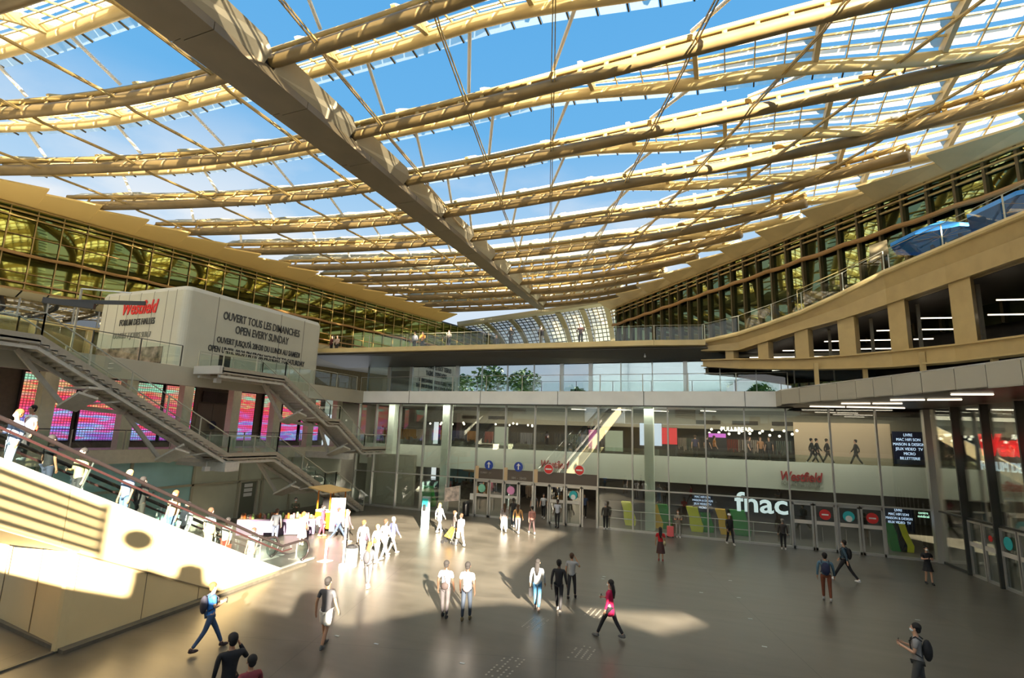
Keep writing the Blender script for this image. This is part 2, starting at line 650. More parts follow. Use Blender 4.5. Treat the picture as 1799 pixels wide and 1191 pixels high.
for bi, Yi in enumerate(BY):
    xa, xb = XL(Yi - 8) + 0.6, XR(Yi - 5) - 0.3
    if bi < 2: xb = min(xb, 26)
    n = int((xb - xa) / 1.35)
    Xs = [xa + (xb - xa) * k / n for k in range(n + 1)]
    NP = [near_pt(Yi, X) for X in Xs]
    FP = [far_pt(Yi, X) for X in Xs]
    t = thing('canopy_blade', NP[n // 2], 'curved gold roof blade, ' + blade_where[bi], 'roof blade', 'curved blades of the glass canopy')
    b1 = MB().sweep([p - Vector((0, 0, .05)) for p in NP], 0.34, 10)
    b1.build('lower_tube', mat('shaded_gold_paint', (0.21, 0.145, 0.058), 0.45, noise=0.2, nscale=.9), t, True)  # shade on the near tubes is put into this darker gold
    up = MB()
    RP = [p + Vector((0, 0.18, 0.72)) for p in NP]
    up.sweep(RP, 0.17, 6)
    for k in range(0, n + 1):
        up.beam(NP[k] + Vector((0, 0, 0.25)), RP[k], 0.07, 0.22, (1, 0, 0))
    up.build('upper_rail', gold, t, True)
    MB().sweep(FP, 0.33, 10).build('far_tube', goldl, t, True)
    # lattice bars and shingle panes between rail and far tube
    lat = MB()
    pan = MB()
    K = 5
    def sp(k, f):
        a, b = RP[k], FP[k] + Vector((0, 0, 0.25))
        return a.lerp(b, f) + Vector((0, 0, 0.22 * math.sin(math.pi * f)))
    for k in range(n + 1):
        big = (k % 4 == 2)
        for q in range(K):
            lat.beam(sp(k, q / K), sp(k, (q + 1) / K), 0.22 if big else 0.05, 0.60 if big else 0.10)
    for q in range(1, K):
        for k in range(n):
            lat.beam(sp(k, q / K), sp(k + 1, q / K), 0.06, 0.10)
    lat.build('lattice', goldl, t)
    for q in range(K):
        for k in range(n):
            o_ = Vector((0, 0, 0.10)); o2 = Vector((0, 0, 0.26))
            f0, f1 = q / K + 0.01, (q + 0.93) / K
            a, b, c, d = sp(k, f0) + o_, sp(k + 1, f0) + o_, sp(k + 1, f1) + o2, sp(k, f1) + o2
            e = (b - a) * 0.03
            pan.quad(a + e, b - e, c - e, d + e)
    pan.build('glass_shingles', FR, t)
    # overhanging glass scales with dark brackets
    sc1, br = MB(), MB()
    for k in range(n):
        a, b = FP[k] + Vector((0, 0.2, 0.22)), FP[k + 1] + Vector((0, 0.2, 0.22))
        e = (b - a) * 0.06
        d = Vector((0, 0.85, -0.12))
        sc1.quad(a + e, b - e, b - e + d, a + e + d)
        br.beam(a + Vector((0, 0, -.05)), a + d * 0.95 + Vector((0, 0, -.05)), 0.07, 0.09)
    sc1.build('glass_scales', FR2, t)
    br.build('scale_brackets', brownm, t)

# ---- purlins: lower shaded rods and upper pale rods, fanning to the far end
PX0 = [-41.5, -35.7, -29.9, -23.9, -17.9, -12.4, -7.6, -0.9, 4.9, 10.8, 16.6, 22.4]
def pX(x0, Y):
    s = max(0.0, 0.0155 * (x0 + 29))
    s = min(s, 0.62)
    return x0 - s * (Y - 22.8)
pw = ['over the left escalator', 'left of the wide dark beam, second', 'left of the wide dark beam, third', 'beside the wide dark beam, hidden behind it', 'first right of the wide dark beam', 'second right of the wide dark beam', 'near vertical in the middle of the view', 'leaning right of the middle', 'second right of the middle', 'third right of the middle', 'above the right hand facade', 'far right above the terrace']
for j, x0 in enumerate(PX0):
    pts_n, pts_f, links = [], [], []
    for Yi in BY:
        X = pX(x0, Yi)
        if X < XL(Yi - 8) + 1 or X > XR(Yi - 5) - 0.5: continue
        a = near_pt(Yi, X) + Vector((0, -0.1, -0.05))
        b = far_pt(Yi, X)
        pts_n.append(a)
        pts_f.append((a, b))
    if len(pts_n) < 2: continue
    t = thing('roof_purlin', pts_n[0], 'slender roof rod, ' + pw[j], 'roof rod', 'rods between the canopy blades')
    m1 = MB()
    for i in range(len(pts_n) - 1):
        a, b = pts_n[i], pts_n[i + 1]
        fb_ = pts_f[i][1]
        mid = a.lerp(b, 0.14) + Vector((0, 0, -0.18))
        off = Vector((0.09, 0, 0))
        for sgn in (-1, 1):
            m1.beam(a + off * sgn, mid + off * sgn * 0.6, 0.045, 0.10)
            m1.beam(mid + off * sgn * 0.6, b + off * sgn, 0.045, 0.10)
    build_each(m1, 'lower_rod', gold, t, 4)
    m2 = MB()
    for i in range(len(pts_n) - 1):
        f = pts_f[i][1]
        nx = pts_n[i + 1] + Vector((0, 0, 0.85))
        m2.tube(f, nx, 0.095, 8)
    build_each(m2, 'upper_rod', rodm, t)

# ---- wide dark beam
t = thing('maintenance_beam', (-22, 30, 22.4), 'wide taupe box beam crossing under the gold blades', 'beam')
def bpl(Y, f):
    w = 2.75 - 1.5 * (Y - 10) / 50.0
    xc = -20.7 - 1.8 * (Y - 10) / 50.0
    return xc + f * w / 2
ya, yb = -4.0, 64.5
zb = 22.35
m = MB()
for (y0, y1) in [(ya + (yb - ya) * k / 12, ya + (yb - ya) * (k + 1) / 12 - 0.04) for k in range(12)]:
    for f0, f1 in ((-1, -0.52), (-0.40, 1)):
        zz = zb + (0.16 if f0 < -0.5 else 0)
        vs = [(bpl(y0, f0), y0, zz), (bpl(y0, f1), y0, zz), (bpl(y1, f1), y1, zz), (bpl(y1, f0), y1, zz)]
        m.slab(vs, (0, 0, 0.5))
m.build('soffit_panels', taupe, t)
MB().slab([(bpl(ya, -0.97), ya, zb + 0.35), (bpl(ya, 0.97), ya, zb + 0.35), (bpl(yb, 0.97), yb, zb + 0.35), (bpl(yb, -0.97), yb, zb + 0.35)], (0, 0, 0.5)).build('dark_slot', blackm, t)
m = MB()
for i in range(len(BY) - 1):
    y0, y1 = BY[i] + 0.1, BY[i + 1] - 0.5
    x0, x1 = bpl(y0, 1), bpl(y1, 1)
    m.slab([(x0, y0, zb + 0.4), (x1, y1, zb + 0.4), (x1 + .45, y1, zb + 0.9), (x1 + .6, y1 - .5, zb + 1.25), (x0 + .6, y0, zb + 1.25)], (-0.12, 0, 0))
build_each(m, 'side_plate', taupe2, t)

# ---- gold soffit where the blades land on the facades
def soffit(side):
    m = MB()
    bars = MB()
    ys = [y * 1.0 for y in range(-4, 64, 3)] if side == 'left' else [y * 1.0 for y in range(10, 62, 3)]
    fx = XL if side == 'left' else XR
    sg = 1 if side == 'left' else -1
    nx, ny = (1, -0.231) if side == 'left' else (-0.74, -0.67)
    for i in range(len(ys) - 1):
        p0, p1 = Vector((fx(ys[i]), ys[i], 20.9)), Vector((fx(ys[i + 1]), ys[i + 1], 20.9))
        inn = Vector((nx, ny, 0)).normalized()
        a = p0 + inn * 0.2
        b = p1 + inn * 0.2
        sw = 1.0 if side == 'left' else .6
        c = p1 + inn * 3.2 * sw + Vector((0, 0, 0.7))
        d = p0 + inn * (2.5 if side == 'left' else 1.0) + Vector((0, 0, 0.5))
        m.slab([a, b, c, d], (0, 0, 0.12))
        for h in (0.0, 0.35, 0.7):
            bars.beam(p0 + inn * (0.35 - h * .3) + Vector((0, 0, -0.1 - h)), p1 + inn * (0.35 - h * .3) + Vector((0, 0, -0.1 - h)), 0.12, 0.10)
    o = struct('trim_' + side, m, mat('bounce_lit_gold', (0.93, 0.66, 0.24), .4) if side == 'left' else goldl, 'gold soffit plates along the top of the %s upper facade' % side)  # left plates: warm bounce light is put into the brighter gold
    bars.build('ledge_rails', gold, o)
soffit('left')
soffit('right')

# ---- olive glass upper facades
def upper_facade(side):
    fx = XL if side == 'left' else XR
    if side == 'left':
        P0, P1 = Vector((fx(-6), -6, 0)), Vector((fx(76), 76, 0))
        zs = (14.9, 17.4, 20.9)
        step = 1.5
    else:
        P0, P1 = Vector((fx(12), 12, 0)), Vector((fx(60.5), 60.5, 0))
        zs = (12.2, 18.85, 21.2)
        step = 1.4
    d = (P1 - P0); L = d.length; d.normalize()
    inn = Vector((d.y, -d.x, 0))
    if side == 'right': inn = -inn
    w = MB()
    w.slab([P0 + Vector((0, 0, zs[0])), P1 + Vector((0, 0, zs[0])), P1 + Vector((0, 0, zs[2])), P0 + Vector((0, 0, zs[2]))], -inn * 0.02)
    o = struct('wall_' + side, w, G_green if side == 'left' else G_green2, 'olive coated glass upper facade with gold mullions on the %s' % side)
    bk = MB()
    q = -inn * 1.6
    bk.slab([P0 + q + Vector((0, 0, zs[0] - 2.7 * (side == 'left'))), P1 + q + Vector((0, 0, zs[0] - 2.7 * (side == 'left'))), P1 + q + Vector((0, 0, 21.6)), P0 + q + Vector((0, 0, 21.6))], -inn * 0.3)
    bk.build('dark_lining', intd, o)
    mu, rl = MB(), MB()
    k = 0
    while k * step < L:
        p = P0 + d * (k * step) + inn * 0.12
        if side == 'left':
            mu.beam(p + Vector((0, 0, zs[0])), p + Vector((0, 0, zs[2])), 0.05, 0.07, d)
        else:
            lean = d * 0.0
            mu.beam(p + Vector((0, 0, zs[0])), p + lean + Vector((0, 0, zs[2])), 0.34, 0.13, d)
        k += 1
    build_each(mu, 'mullion', gold if side == 'left' else brownm, o)
    mid = [P0 + d * (L * i / 60) + inn * (0.32 + 0.06 * math.sin(i * 2.1)) + Vector((0, 0, zs[1] + 0.05 * math.cos(i * 2.1))) for i in range(61)]
    rl.sweep(mid, 0.16 if side == 'right' else 0.12, 8)
    if side == 'left':
        for zz in (zs[0], zs[0] + 0.5):
            rl.beam(P0 + inn * .2 + Vector((0, 0, zz)), P1 + inn * .2 + Vector((0, 0, zz)), 0.1, 0.1)
        for zz in (16.1, 18.8):
            rl.beam(P0 + inn * .1 + Vector((0, 0, zz)), P1 + inn * .1 + Vector((0, 0, zz)), 0.04, 0.04)
    rl.build('mid_rail', mat('rust_gold_pipe', (0.36, 0.2, 0.07), 0.45), o)
    if side == 'left':
        e = MB()
        for k in range(int(L / 1.5)):
            p = P0 + d * (k * 1.5)
            e.slab([p + Vector((0, 0, 14.9)), p + d * 1.38 + Vector((0, 0, 14.9)), p + d * 1.38 + inn * -1.5 + Vector((0, 0, 14.6)), p - inn * 1.5 + Vector((0, 0, 14.6))], (0, 0, -0.08))
        e.build('eave_slats', goldl, o)
    return P0, P1, d, inn
LP0, LP1, Ld, Lin = upper_facade('left')
RP0, RP1, Rd, Rin = upper_facade('right')
# shopfront band and gold lip under the left olive facade
m = MB()
q = -Lin * 1.4
m.slab([LP0 + q + Vector((0, 0, 12.2)), LP1 + q + Vector((0, 0, 12.2)), LP1 + q + Vector((0, 0, 14.85)), LP0 + q + Vector((0, 0, 14.85))], -Lin * 0.05)
w1 = struct('window_30', m, glass('dark_shop_glass', (0.25, 0.28, 0.25), 0.2), 'dark glazed band under the olive facade')
m = MB()
for k in range(0, 44):
    p = LP0 + q + Ld * (k * 1.6)
    m.beam(p + Vector((0, 0, 12.2)), p + Vector((0, 0, 14.85)), 0.12, 0.1, Ld)
build_each(m, 'window_post', alu, w1)
m = MB()
for k in range(0, 24):
    p = LP0 + Ld * (k * 3) + Lin * 4.0
    p2 = p + Ld * 2.96
    m.slab([p + Vector((0, 0, 9)), p2 + Vector((0, 0, 9)), p2 + Vector((0, 0, 12.2)), p + Vector((0, 0, 12.2))], -Lin * 0.4)
lw = struct('wall_terrace_left', m, mat('umber_panel', (0.20, 0.145, 0.05), 0.5, noise=0.15), 'umber wall panels below the left terrace lip')
m = MB()
m.beam(LP0 + Lin * 4.1 + Vector((0, 0, 12.25)), LP0 + Ld * 40 + Lin * 4.1 + Vector((0, 0, 12.25)), 0.7, 0.22)
m.build('gold_lip', goldl, lw)
m = MB()
for k in range(0, 14):
    p = LP0 + Ld * (k * 3) + Lin * 4.35
    m.beam(p + Vector((0, 0, 9)), p + Vector((0, 0, 12.2)), 0.5, 0.3, Ld)
build_each(m, 'gold_column', ochre, lw)

# ---- upper terrace deck (z 12.2) behind the edge
lip = [Vector((-31.5, 33.2, 0)), Vector((-16, 34.1, 0)), Vector((-4.3, 34.7, 0)), Vector((-1.2, 35.2, 0))]
lipR = [(1235, 600, 644, 10.62), (1300, 586, 648, 10.4), (1360, 567, 649, 10.2), (1415, 548, 649, 10.05), (1492, 515, 648, 9.9), (1569, 479, 645, 9.8), (1680, 436, 636, 9.65), (1799, 390, 622, 9.5), (1900, 352, 606, 9.4)]
def zcol(p, py):
    lo, hi = 2.0, 40.0
    inv = RM.transposed()
    for _ in range(40):
        mdl = (lo + hi) / 2
        c = inv @ Vector((p.x, p.y, mdl - EYE))
        y = CY - F_PX * c.y / -c.z
        if y > py: lo = mdl
        else: hi = mdl
    return (lo + hi) / 2
RLIP, RBOT, RCT, RBT = [], [], [], []
tops = {1235: 617, 1300: 616, 1360: 597, 1415: 580, 1492: 560, 1569: 536, 1680: 500, 1799: 461, 1900: 430}
btops = {1235: 634, 1300: 632, 1360: 632, 1415: 631, 1492: 626, 1569: 619, 1680: 608, 1799: 593, 1900: 576}
for px, pt, pb, zb_ in lipR:
    p = gz(px, pb, zb_)
    RBOT.append(Vector((p.x, p.y, zb_)))
    RLIP.append(Vector((p.x, p.y, zcol(p, pt))))
    RCT.append(Vector((p.x, p.y, zcol(p, tops[px]))))
    RBT.append(Vector((p.x, p.y, zcol(p, btops[px]))))
for A_ in (RLIP, RBOT, RCT, RBT):
    e_ = A_[-1] - A_[-3]
    e_.z *= .4
    for q in (1, 2, 3, 4): A_.append(A_[8] + e_ * q + Vector((.25 * q * q, 0, 0)))
m = MB()
back = [Vector((XL(40) + 2, 66, 0)), Vector((-8, 66, 0))]
poly = [Vector((p.x, p.y, ZT - 0.25)) for p in lip] + [Vector((XR(44), 44, ZT - .25)), Vector((-11, 62, ZT - .25)), Vector((-38, 66, ZT - .25)), Vector((-41.5, 34, ZT - .25))]
m.slab(poly, (0, 0, 0.25))
td = struct('floor_terrace', m, mat('terrace_paving', (0.3, 0.28, 0.24), 0.6, noise=0.1), 'upper terrace deck with a thin gold lip')
m = MB()
for i in range(len(lip) - 1):
    a, b = lip[i] + Vector((0, 0, ZT - 0.12)), lip[i + 1] + Vector((0, 0, ZT - 0.12))
    m.beam(a + Vector((0, -0.1, 0)), b + Vector((0, -0.1, 0)), 0.5, 0.34)
m.build('gold_lip', goldl, td)
m = MB()
a, b = lip[0], lip[-1]
m.slab([Vector((a.x, a.y + .15, ZT - .3)), Vector((b.x, b.y + .15, ZT - .3)), Vector((b.x + 2, 37.4, ZT - .85)), Vector((a.x, 37.4, ZT - .85))], (0, 0, -.1))
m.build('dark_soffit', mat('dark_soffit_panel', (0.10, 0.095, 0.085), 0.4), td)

# rear garden ground beyond the far skylight and behind the viewer
m = MB()
m._add([(-160, 66, 11.5), (120, 66, 11.5), (120, 200, 11.5), (-160, 200, 11.5)], [(0, 1, 2, 3)])
struct('ground_garden', m, mat('garden_ground', (0.25, 0.27, 0.18), 0.8, noise=0.2), 'pale garden ground beyond the skylight')
m = MB()
m._add([(-160, -140, 11.5), (160, -140, 11.5), (160, -17, 11.5), (-160, -17, 11.5)], [(0, 1, 2, 3)])
struct('ground_garden_west', m, MATS['garden_ground'], 'garden ground behind the viewer')

# ---- far curved skylight: a barrel of panes falling away from the last blade
skx0, skx1 = -35.6, -11.2
sky_y0 = 66.0
def sk(u, v):
    x = skx0 + (skx1 - skx0) * u
    a = v * math.pi / 2 * 0.98
    bow = 2.2 * math.sin(math.pi * u)
    z0 = 23.5 - 2.2 * (1 - u) ** 2
    return Vector((x - 2.0 * math.sin(a), sky_y0 + bow + 17 * math.sin(a), 12 + (z0 - 12) * math.cos(a) ** 0.9 if v < 1 else 12))
t = thing('curved_skylight', (-24, 66, 12.2), 'curved glass skylight with seven gold ribs closing the far end', 'skylight')
m = MB()
nu, nv = 36, 22
m.grid([[sk(i / nu, j / nv) for j in range(nv + 1)] for i in range(nu + 1)])
m.build('panes', glass('skylight_pane', (0.95, 0.97, 0.98), 0.04), t)
m = MB()
for i in range(0, nu + 1):
    for j in range(nv):
        m.beam(sk(i / nu, j / nv), sk(i / nu, (j + 1) / nv), 0.09, 0.12, (1, 0, 0))
for j in range(1, nv + 1):
    for i in range(nu):
        m.beam(sk(i / nu, j / nv), sk((i + 1) / nu, j / nv), 0.09, 0.12)
m.build('glazing_bars', alud, t)
for i in range(0, 8):
    m = MB()
    u = min(1, 0.01 + i / 7.0)
    for j in range(nv):
        m.beam(sk(u, j / nv) + Vector((0, 0, -.35)), sk(u, (j + 1) / nv) + Vector((0, 0, -.35)), 0.22, 0.7, (1, 0, 0))
    m.build('rib', mat('olive_rib', (0.24, 0.20, 0.11), .5), t)
m = MB()
for i in range(nu):
    m.beam(sk(i / nu, 0) + Vector((0, -0.3, -0.1)), sk((i + 1) / nu, 0) + Vector((0, -0.3, -0.1)), 1.6, 0.5)
    m.beam(sk(i / nu, 0.72) + Vector((0, -0.1, 0)), sk((i + 1) / nu, 0.72) + Vector((0, -0.1, 0)), 0.3, 0.4)
m.build('edge_beam', mat('grey_gold_beam', (0.42, 0.38, 0.26), 0.5), t)
#@@LEFT
# ================================================================== LEFT SIDE
XD = -27.6
# deck at z 9.03 carrying the pavilion
m = MB()
m.box((-45, 4, 8.75), (XD - 0.02, 36.6, 9.03))
dk = struct('floor_deck', m, conc, 'grey deck slab under the white pavilion')
m = MB()
m.box((XD - 0.35, 4, 8.02), (XD, 36.4, 9.03))
m.build('fascia', mat('taupe_fascia', (0.46, 0.43, 0.34), 0.5, noise=0.06, nscale=0.6), dk)
m = MB()
m.box((-34, 4, 8.35), (XD - 0.35, 36.4, 8.6))
m.build('soffit', mat('soffit_beige', (0.36, 0.31, 0.24), 0.6), dk)
for k, (y0, x0) in enumerate([(9, -29.2), (13, -29.2), (17, -29.2), (21, -29.2), (25, -29.2), (29, -29.2)]):
    o = MB().box((x0, y0, 8.30), (x0 + 0.12, y0 + 2.2, 8.35)).build('strip_light', lampm)
    tag(o, 'thin strip lamp under the left deck, %s from the viewer' % ORD[k], 'lamp', 'strip lamps under the left deck')
# mezzanine floor at z 4.5
m = MB()
m.box((-34, 4, 4.2), (-29.6, 36.2, 4.5))
mz = struct('floor_mezzanine', m, conc, 'mezzanine walkway in front of the LED screens')
m = MB()
m.box((-29.75, 4, 3.78), (-29.55, 36.2, 4.5))
m.build('fascia', mat('beige_fascia', (0.62, 0.58, 0.45), 0.5, noise=0.06), mz)
# back wall of the mezzanine and ground wall
m = MB()
m.box((-32.6, 4, 4.5), (-32.2, 36.2, 8.5))
struct('wall_mezzanine', m, mat('taupe_wall', (0.17, 0.15, 0.115), 0.6, noise=0.1), 'taupe wall behind the LED screens')
gwz = [(10, 19.3, teal), (19.3, 23.0, teal), (23.0, 26.3, concd), (26.3, 28.2, concd), (28.2, 30.8, concd), (30.8, 36.3, concd)]
gw = thing('ground_wall_panels', (-30, 23, 0), 'grey green and teal panelled wall under the mezzanine', 'wall')
gw['kind'] = 'structure'
gw.name = 'wall_left_ground'
for (y0, y1, mm) in gwz:
    for z0, z1 in ((0, 2.28), (2.36, 3.8)):
        MB().box((-30.2, y0 + 0.04, z0), (-30.0, y1 - 0.04, z1)).build('wall_panel', mm if y1 < 24 or z1 < 3 else mm, gw)
m = MB()
for y in (10, 15, 19.3, 23.0, 26.3, 28.2, 30.8):
    m.box((-30.0, y - 0.07, 0), (-29.9, y + 0.07, 3.8))
m.box((-30.0, 10, 2.25), (-29.9, 36.2, 2.38))
m.build('panel_joints', mat('joint_strip', (0.42, 0.40, 0.30), 0.4), gw)
MB().box((-30.3, 10, 0), (-30.2, 36.2, 3.8)).build('backing', blackm, gw)
# door with notices in the ground wall
d1 = thing('door_1', (-29.9, 26.9, 0), 'grey service door with white notice sheets', 'door')
d1['kind'] = 'structure'
MB().box((-30.02, 26.5, 0), (-29.93, 27.7, 2.2)).build('leaf', mat('door_grey', (0.16, 0.17, 0.13), 0.45), d1)
m = MB()
for y in (26.4, 27.8, 28.3):
    m.box((-30.0, y - 0.05, 0), (-29.86, y + 0.05, 2.3))
m.build('frame', conc, d1)
for k in range(3):
    MB().box((-29.93, 26.75, 1.3 + .3 * k), (-29.91, 27.4, 1.52 + .3 * k)).build('notice', white, d1)
# side wall right of stall: big glass screen wall seen between stairs and facade
# LED screens
LEDX = -32.0
segs = [(14.8, 17.15), (17.45, 19.6), (19.85, 21.75), (21.95, 23.9), (26.9, 28.7), (29.5, 31.1), (31.35, 33.0), (33.3, 35.4)]
lcol = ['leftmost, red over violet', 'second from the left, wide and magenta', 'third from the left, behind the long staircase', 'fourth from the left with teal patches', 'red and pale blue, right of the grey double door', 'behind the walking person', 'pink, right of the person', 'farthest, next to the glass facade']
for k, (y0, y1) in enumerate(segs):
    t = thing('led_screen', (LEDX, (y0 + y1) / 2, 4.85), 'LED screen on the mezzanine wall, ' + lcol[k], 'screen', 'LED screens along the mezzanine')
    MB().box((LEDX - 0.02, y0 + 0.03, 4.9), (LEDX + 0.02, y1 - 0.03, 8.22)).build('display', LED, t)
    MB().box((LEDX - 0.14, y0 - 0.06, 4.8), (LEDX - 0.03, y1 + 0.06, 8.32)).build('housing', black, t)
# double door zone between screens
d2 = thing('door_2', (-32.1, 25.4, 4.5), 'taupe double door on the mezzanine', 'door')
d2['kind'] = 'structure'
dm = mat('taupe_door', (0.19, 0.17, 0.13), 0.5)
for y0, y1 in ((24.3, 25.4), (25.44, 26.5)):
    MB().box((-32.2, y0, 4.5), (-32.12, y1, 7.3)).build('leaf', dm, d2)
MB().disc((-32.1, 25.5, 5.9), 0.28, (1, 0, 0), 0.03).build('round_sign', mat('navy', (0.02, 0.03, 0.08), 0.5), d2)
MB().box((-32.1, 24.5, 7.4), (-32.0, 26.4, 8.1)).build('vent_grille', intd, d2)
for k, y in enumerate((14.9, 18.6, 21.9, 25.3, 28.8, 32.2, 35.3)):
    t = MB().box((-30.35, y - 0.3, 4.5), (-29.85, y + 0.3, 8.36)).build('square_column', mat('column_paint', (0.74, 0.71, 0.56), 0.55, noise=0.05))
    tag(t, 'square painted column on the mezzanine edge, %s from the left' % ORD[k], 'column', 'columns along the mezzanine edge')
# mezzanine railing
def railing(name, pts, label, h=1.05, post=1.6, glass_=True, pm=None, rm=None, cat='railing', group=None, gm=None, d_off=0.04, postw=0.05):
    pm = pm or conc
    rm = rm or pm
    t = thing(name, pts[0], label, cat, group)
    pn, gn, hr = MB(), MB(), MB()
    for i in range(len(pts) - 1):
        a, b = Vector(pts[i]), Vector(pts[i + 1])
        L = (b - a).length
        n = max(1, round(L / post))
        for k in range(n + (1 if i == len(pts) - 2 else 0)):
            p = a.lerp(b, k / n)
            pn.beam(p, p + Vector((0, 0, h)), postw, postw, (0, 1, 0))
        if glass_:
            for k in range(n):
                p, q = a.lerp(b, (k + 0.04) / n), a.lerp(b, (k + 0.96) / n)
                gn.quad(p + Vector((0, 0, 0.06)), q + Vector((0, 0, 0.06)), q + Vector((0, 0, h - 0.1)), p + Vector((0, 0, h - 0.1)))
        hr.tube(a + Vector((0, 0, h)), b + Vector((0, 0, h)), d_off, 6)
    build_each(pn, 'post', pm, t)
    if glass_: build_each(gn, 'glass_panel', gm or G_rail, t)
    hr.build('handrail', rm, t)
    return t
railm = mat('rail_steel_beige', (0.46, 0.46, 0.38), 0.4, 0.2)
railing('mezzanine_railing', [(-29.62, 6, 4.5), (-29.62, 36, 4.5)], 'thin steel and glass railing along the LED mezzanine', 1.0, 2.4, pm=railm, rm=alud, d_off=0.025)

# ---- white pavilion with the shop lettering
bx0, bx1, by0, by1, bz0, bz1 = -37.0, -29.0, 20.3, 31.5, 9.03, 13.95
t = thing('white_pavilion', (-33, 26, 9.03), 'white rounded-corner pavilion box with red and dark lettering on the deck', 'pavilion')
m = MB()
r = 0.45
out = []
for cx_, cy_, a0 in ((bx1 - r, by0 + r, -90), (bx1 - r, by1 - r, 0), (bx0 + r, by1 - r, 90), (bx0 + r, by0 + r, 180)):
    for k in range(7):
        a = R(a0 + 15 * k)
        out.append((cx_ + r * math.cos(a), cy_ + r * math.sin(a)))
m.slab([(x, y, bz0) for x, y in out], (0, 0, bz1 - bz0 - 0.25))
m.build('walls', boxm, t)
m = MB()
inner = [((x - (bx0 + bx1) / 2) * 0.975 + (bx0 + bx1) / 2, (y - (by0 + by1) / 2) * 0.98 + (by0 + by1) / 2) for x, y in out]
vs = [(x, y, bz1 - 0.25) for x, y in out] + [(x, y, bz1) for x, y in inner]
n_ = len(out)
m._add(vs, [(i, (i + 1) % n_, n_ + (i + 1) % n_, n_ + i) for i in range(n_)] + [tuple(range(n_, 2 * n_))])
m.build('roof_cap', mat('roof_cap_grey', (0.55, 0.55, 0.5), 0.4), t)
seam = mat('panel_seam', (0.22, 0.21, 0.18), 0.5)
m = MB()
for x in (-36.2, -35.2, -34.2, -33.1, -31.9, -30.7, -29.9):
    m.box((x - .012, by0 - .012, bz0), (x + .012, by0 + .02, bz1 - .2))
for y in (22.4, 27.4, 29.6):
    m.box((bx1 - .02, y - .02, bz0), (bx1 + .012, y + .02, bz1 - .2))
m.box((bx1 - 0.5, by0 - .012, bz1 - .30), (bx1 - .5, by0, bz1 - .25))
m.build('panel_seams', seam, t)
text('sign_wordmark', 'Westfield', 1.15, (-33.1, by0 - .03, 12.45), (1, 0, 0), (0, 0, 1), redl, t, shear=0.25, bold=0.025, squeeze=0.72)
text('sign_wordmark_second_line', 'FORUM DES HALLES', 0.55, (-33.1, by0 - .03, 11.75), (1, 0, 0), (0, 0, 1), dletter, t, squeeze=0.66, bold=0.006)
text('sign_faded_line', 'OUVERT 7 JOURS SUR 7', 0.5, (-33.4, by0 - .03, 10.95), (1, 0, 0), (0, 0, 1), mat('faded_letter', (0.28, 0.28, 0.24), 0.5), t, squeeze=0.66)
for s_, z_, sz in (('OUVERT TOUS LES DIMANCHES', 12.45, 0.72), ('OPEN EVERY SUNDAY', 11.72, 0.72), ("OUVERT JUSQU'À 20H30 DU LUNDI AU SAMEDI", 10.95, 0.52), ('OPEN UNTIL 08:30 PM FROM MONDAY TO SATURDAY', 10.35, 0.52)):
    text('opening_hours_line', s_, sz, (bx1 + .03, 26.0, z_), (0, 1, 0), (0, 0, 1), dletter, t, squeeze=0.62, bold=0.008)
m = MB()
m.box((-36.6, by0 - .04, 9.2), (-30.4, by0 - .01, 10.35))
m.build('collage_poster', mat('collage_print', (0.22, 0.17, 0.14), 0.4, noise=1.0, nscale=2.5), t)
MB().box((bx1 - .01, 22.9, 9.5), (bx1 + .03, 23.7, 10.2)).build('small_screen', black, t)
railing('deck_railing', [(-27.75, 4, 9.03), (-27.75, 19.6, 9.03)], 'glass railing with dark posts in front of the pavilion collage', 1.15, 2.1, pm=alud, rm=alud, d_off=0.02)
railing('deck_railing', [(-27.75, 25, 9.03), (-27.75, 34.6, 9.03)], 'glass railing between the pavilion and the tall facade', 1.1, 2.4, pm=railm, rm=railm, d_off=0.02)
# black projector arm
t = thing('projector_arm', (-34, 17.2, 12.8), 'black projector boom beside the pavilion lettering', 'projector')
MB().beam((-34.3, 16.4, 12.35), (-30.2, 18.8, 12.55), 0.12, 0.22).build('boom', black, t)
MB().beam((-34.2, 16.0, 12.3), (-32.2, 17.4, 12.15), 0.25, 0.3).build('projector', black, t)
MB().beam((-33.3, 17.2, 9.03), (-33.3, 17.2, 13.2), 0.09, 0.09, (0, 1, 0)).build('mast', alu, t)
MB().beam((-33.3, 17.2, 13.2), (-30.9, 18.4, 13.1), 0.07, 0.07).build('bracket', alu, t)

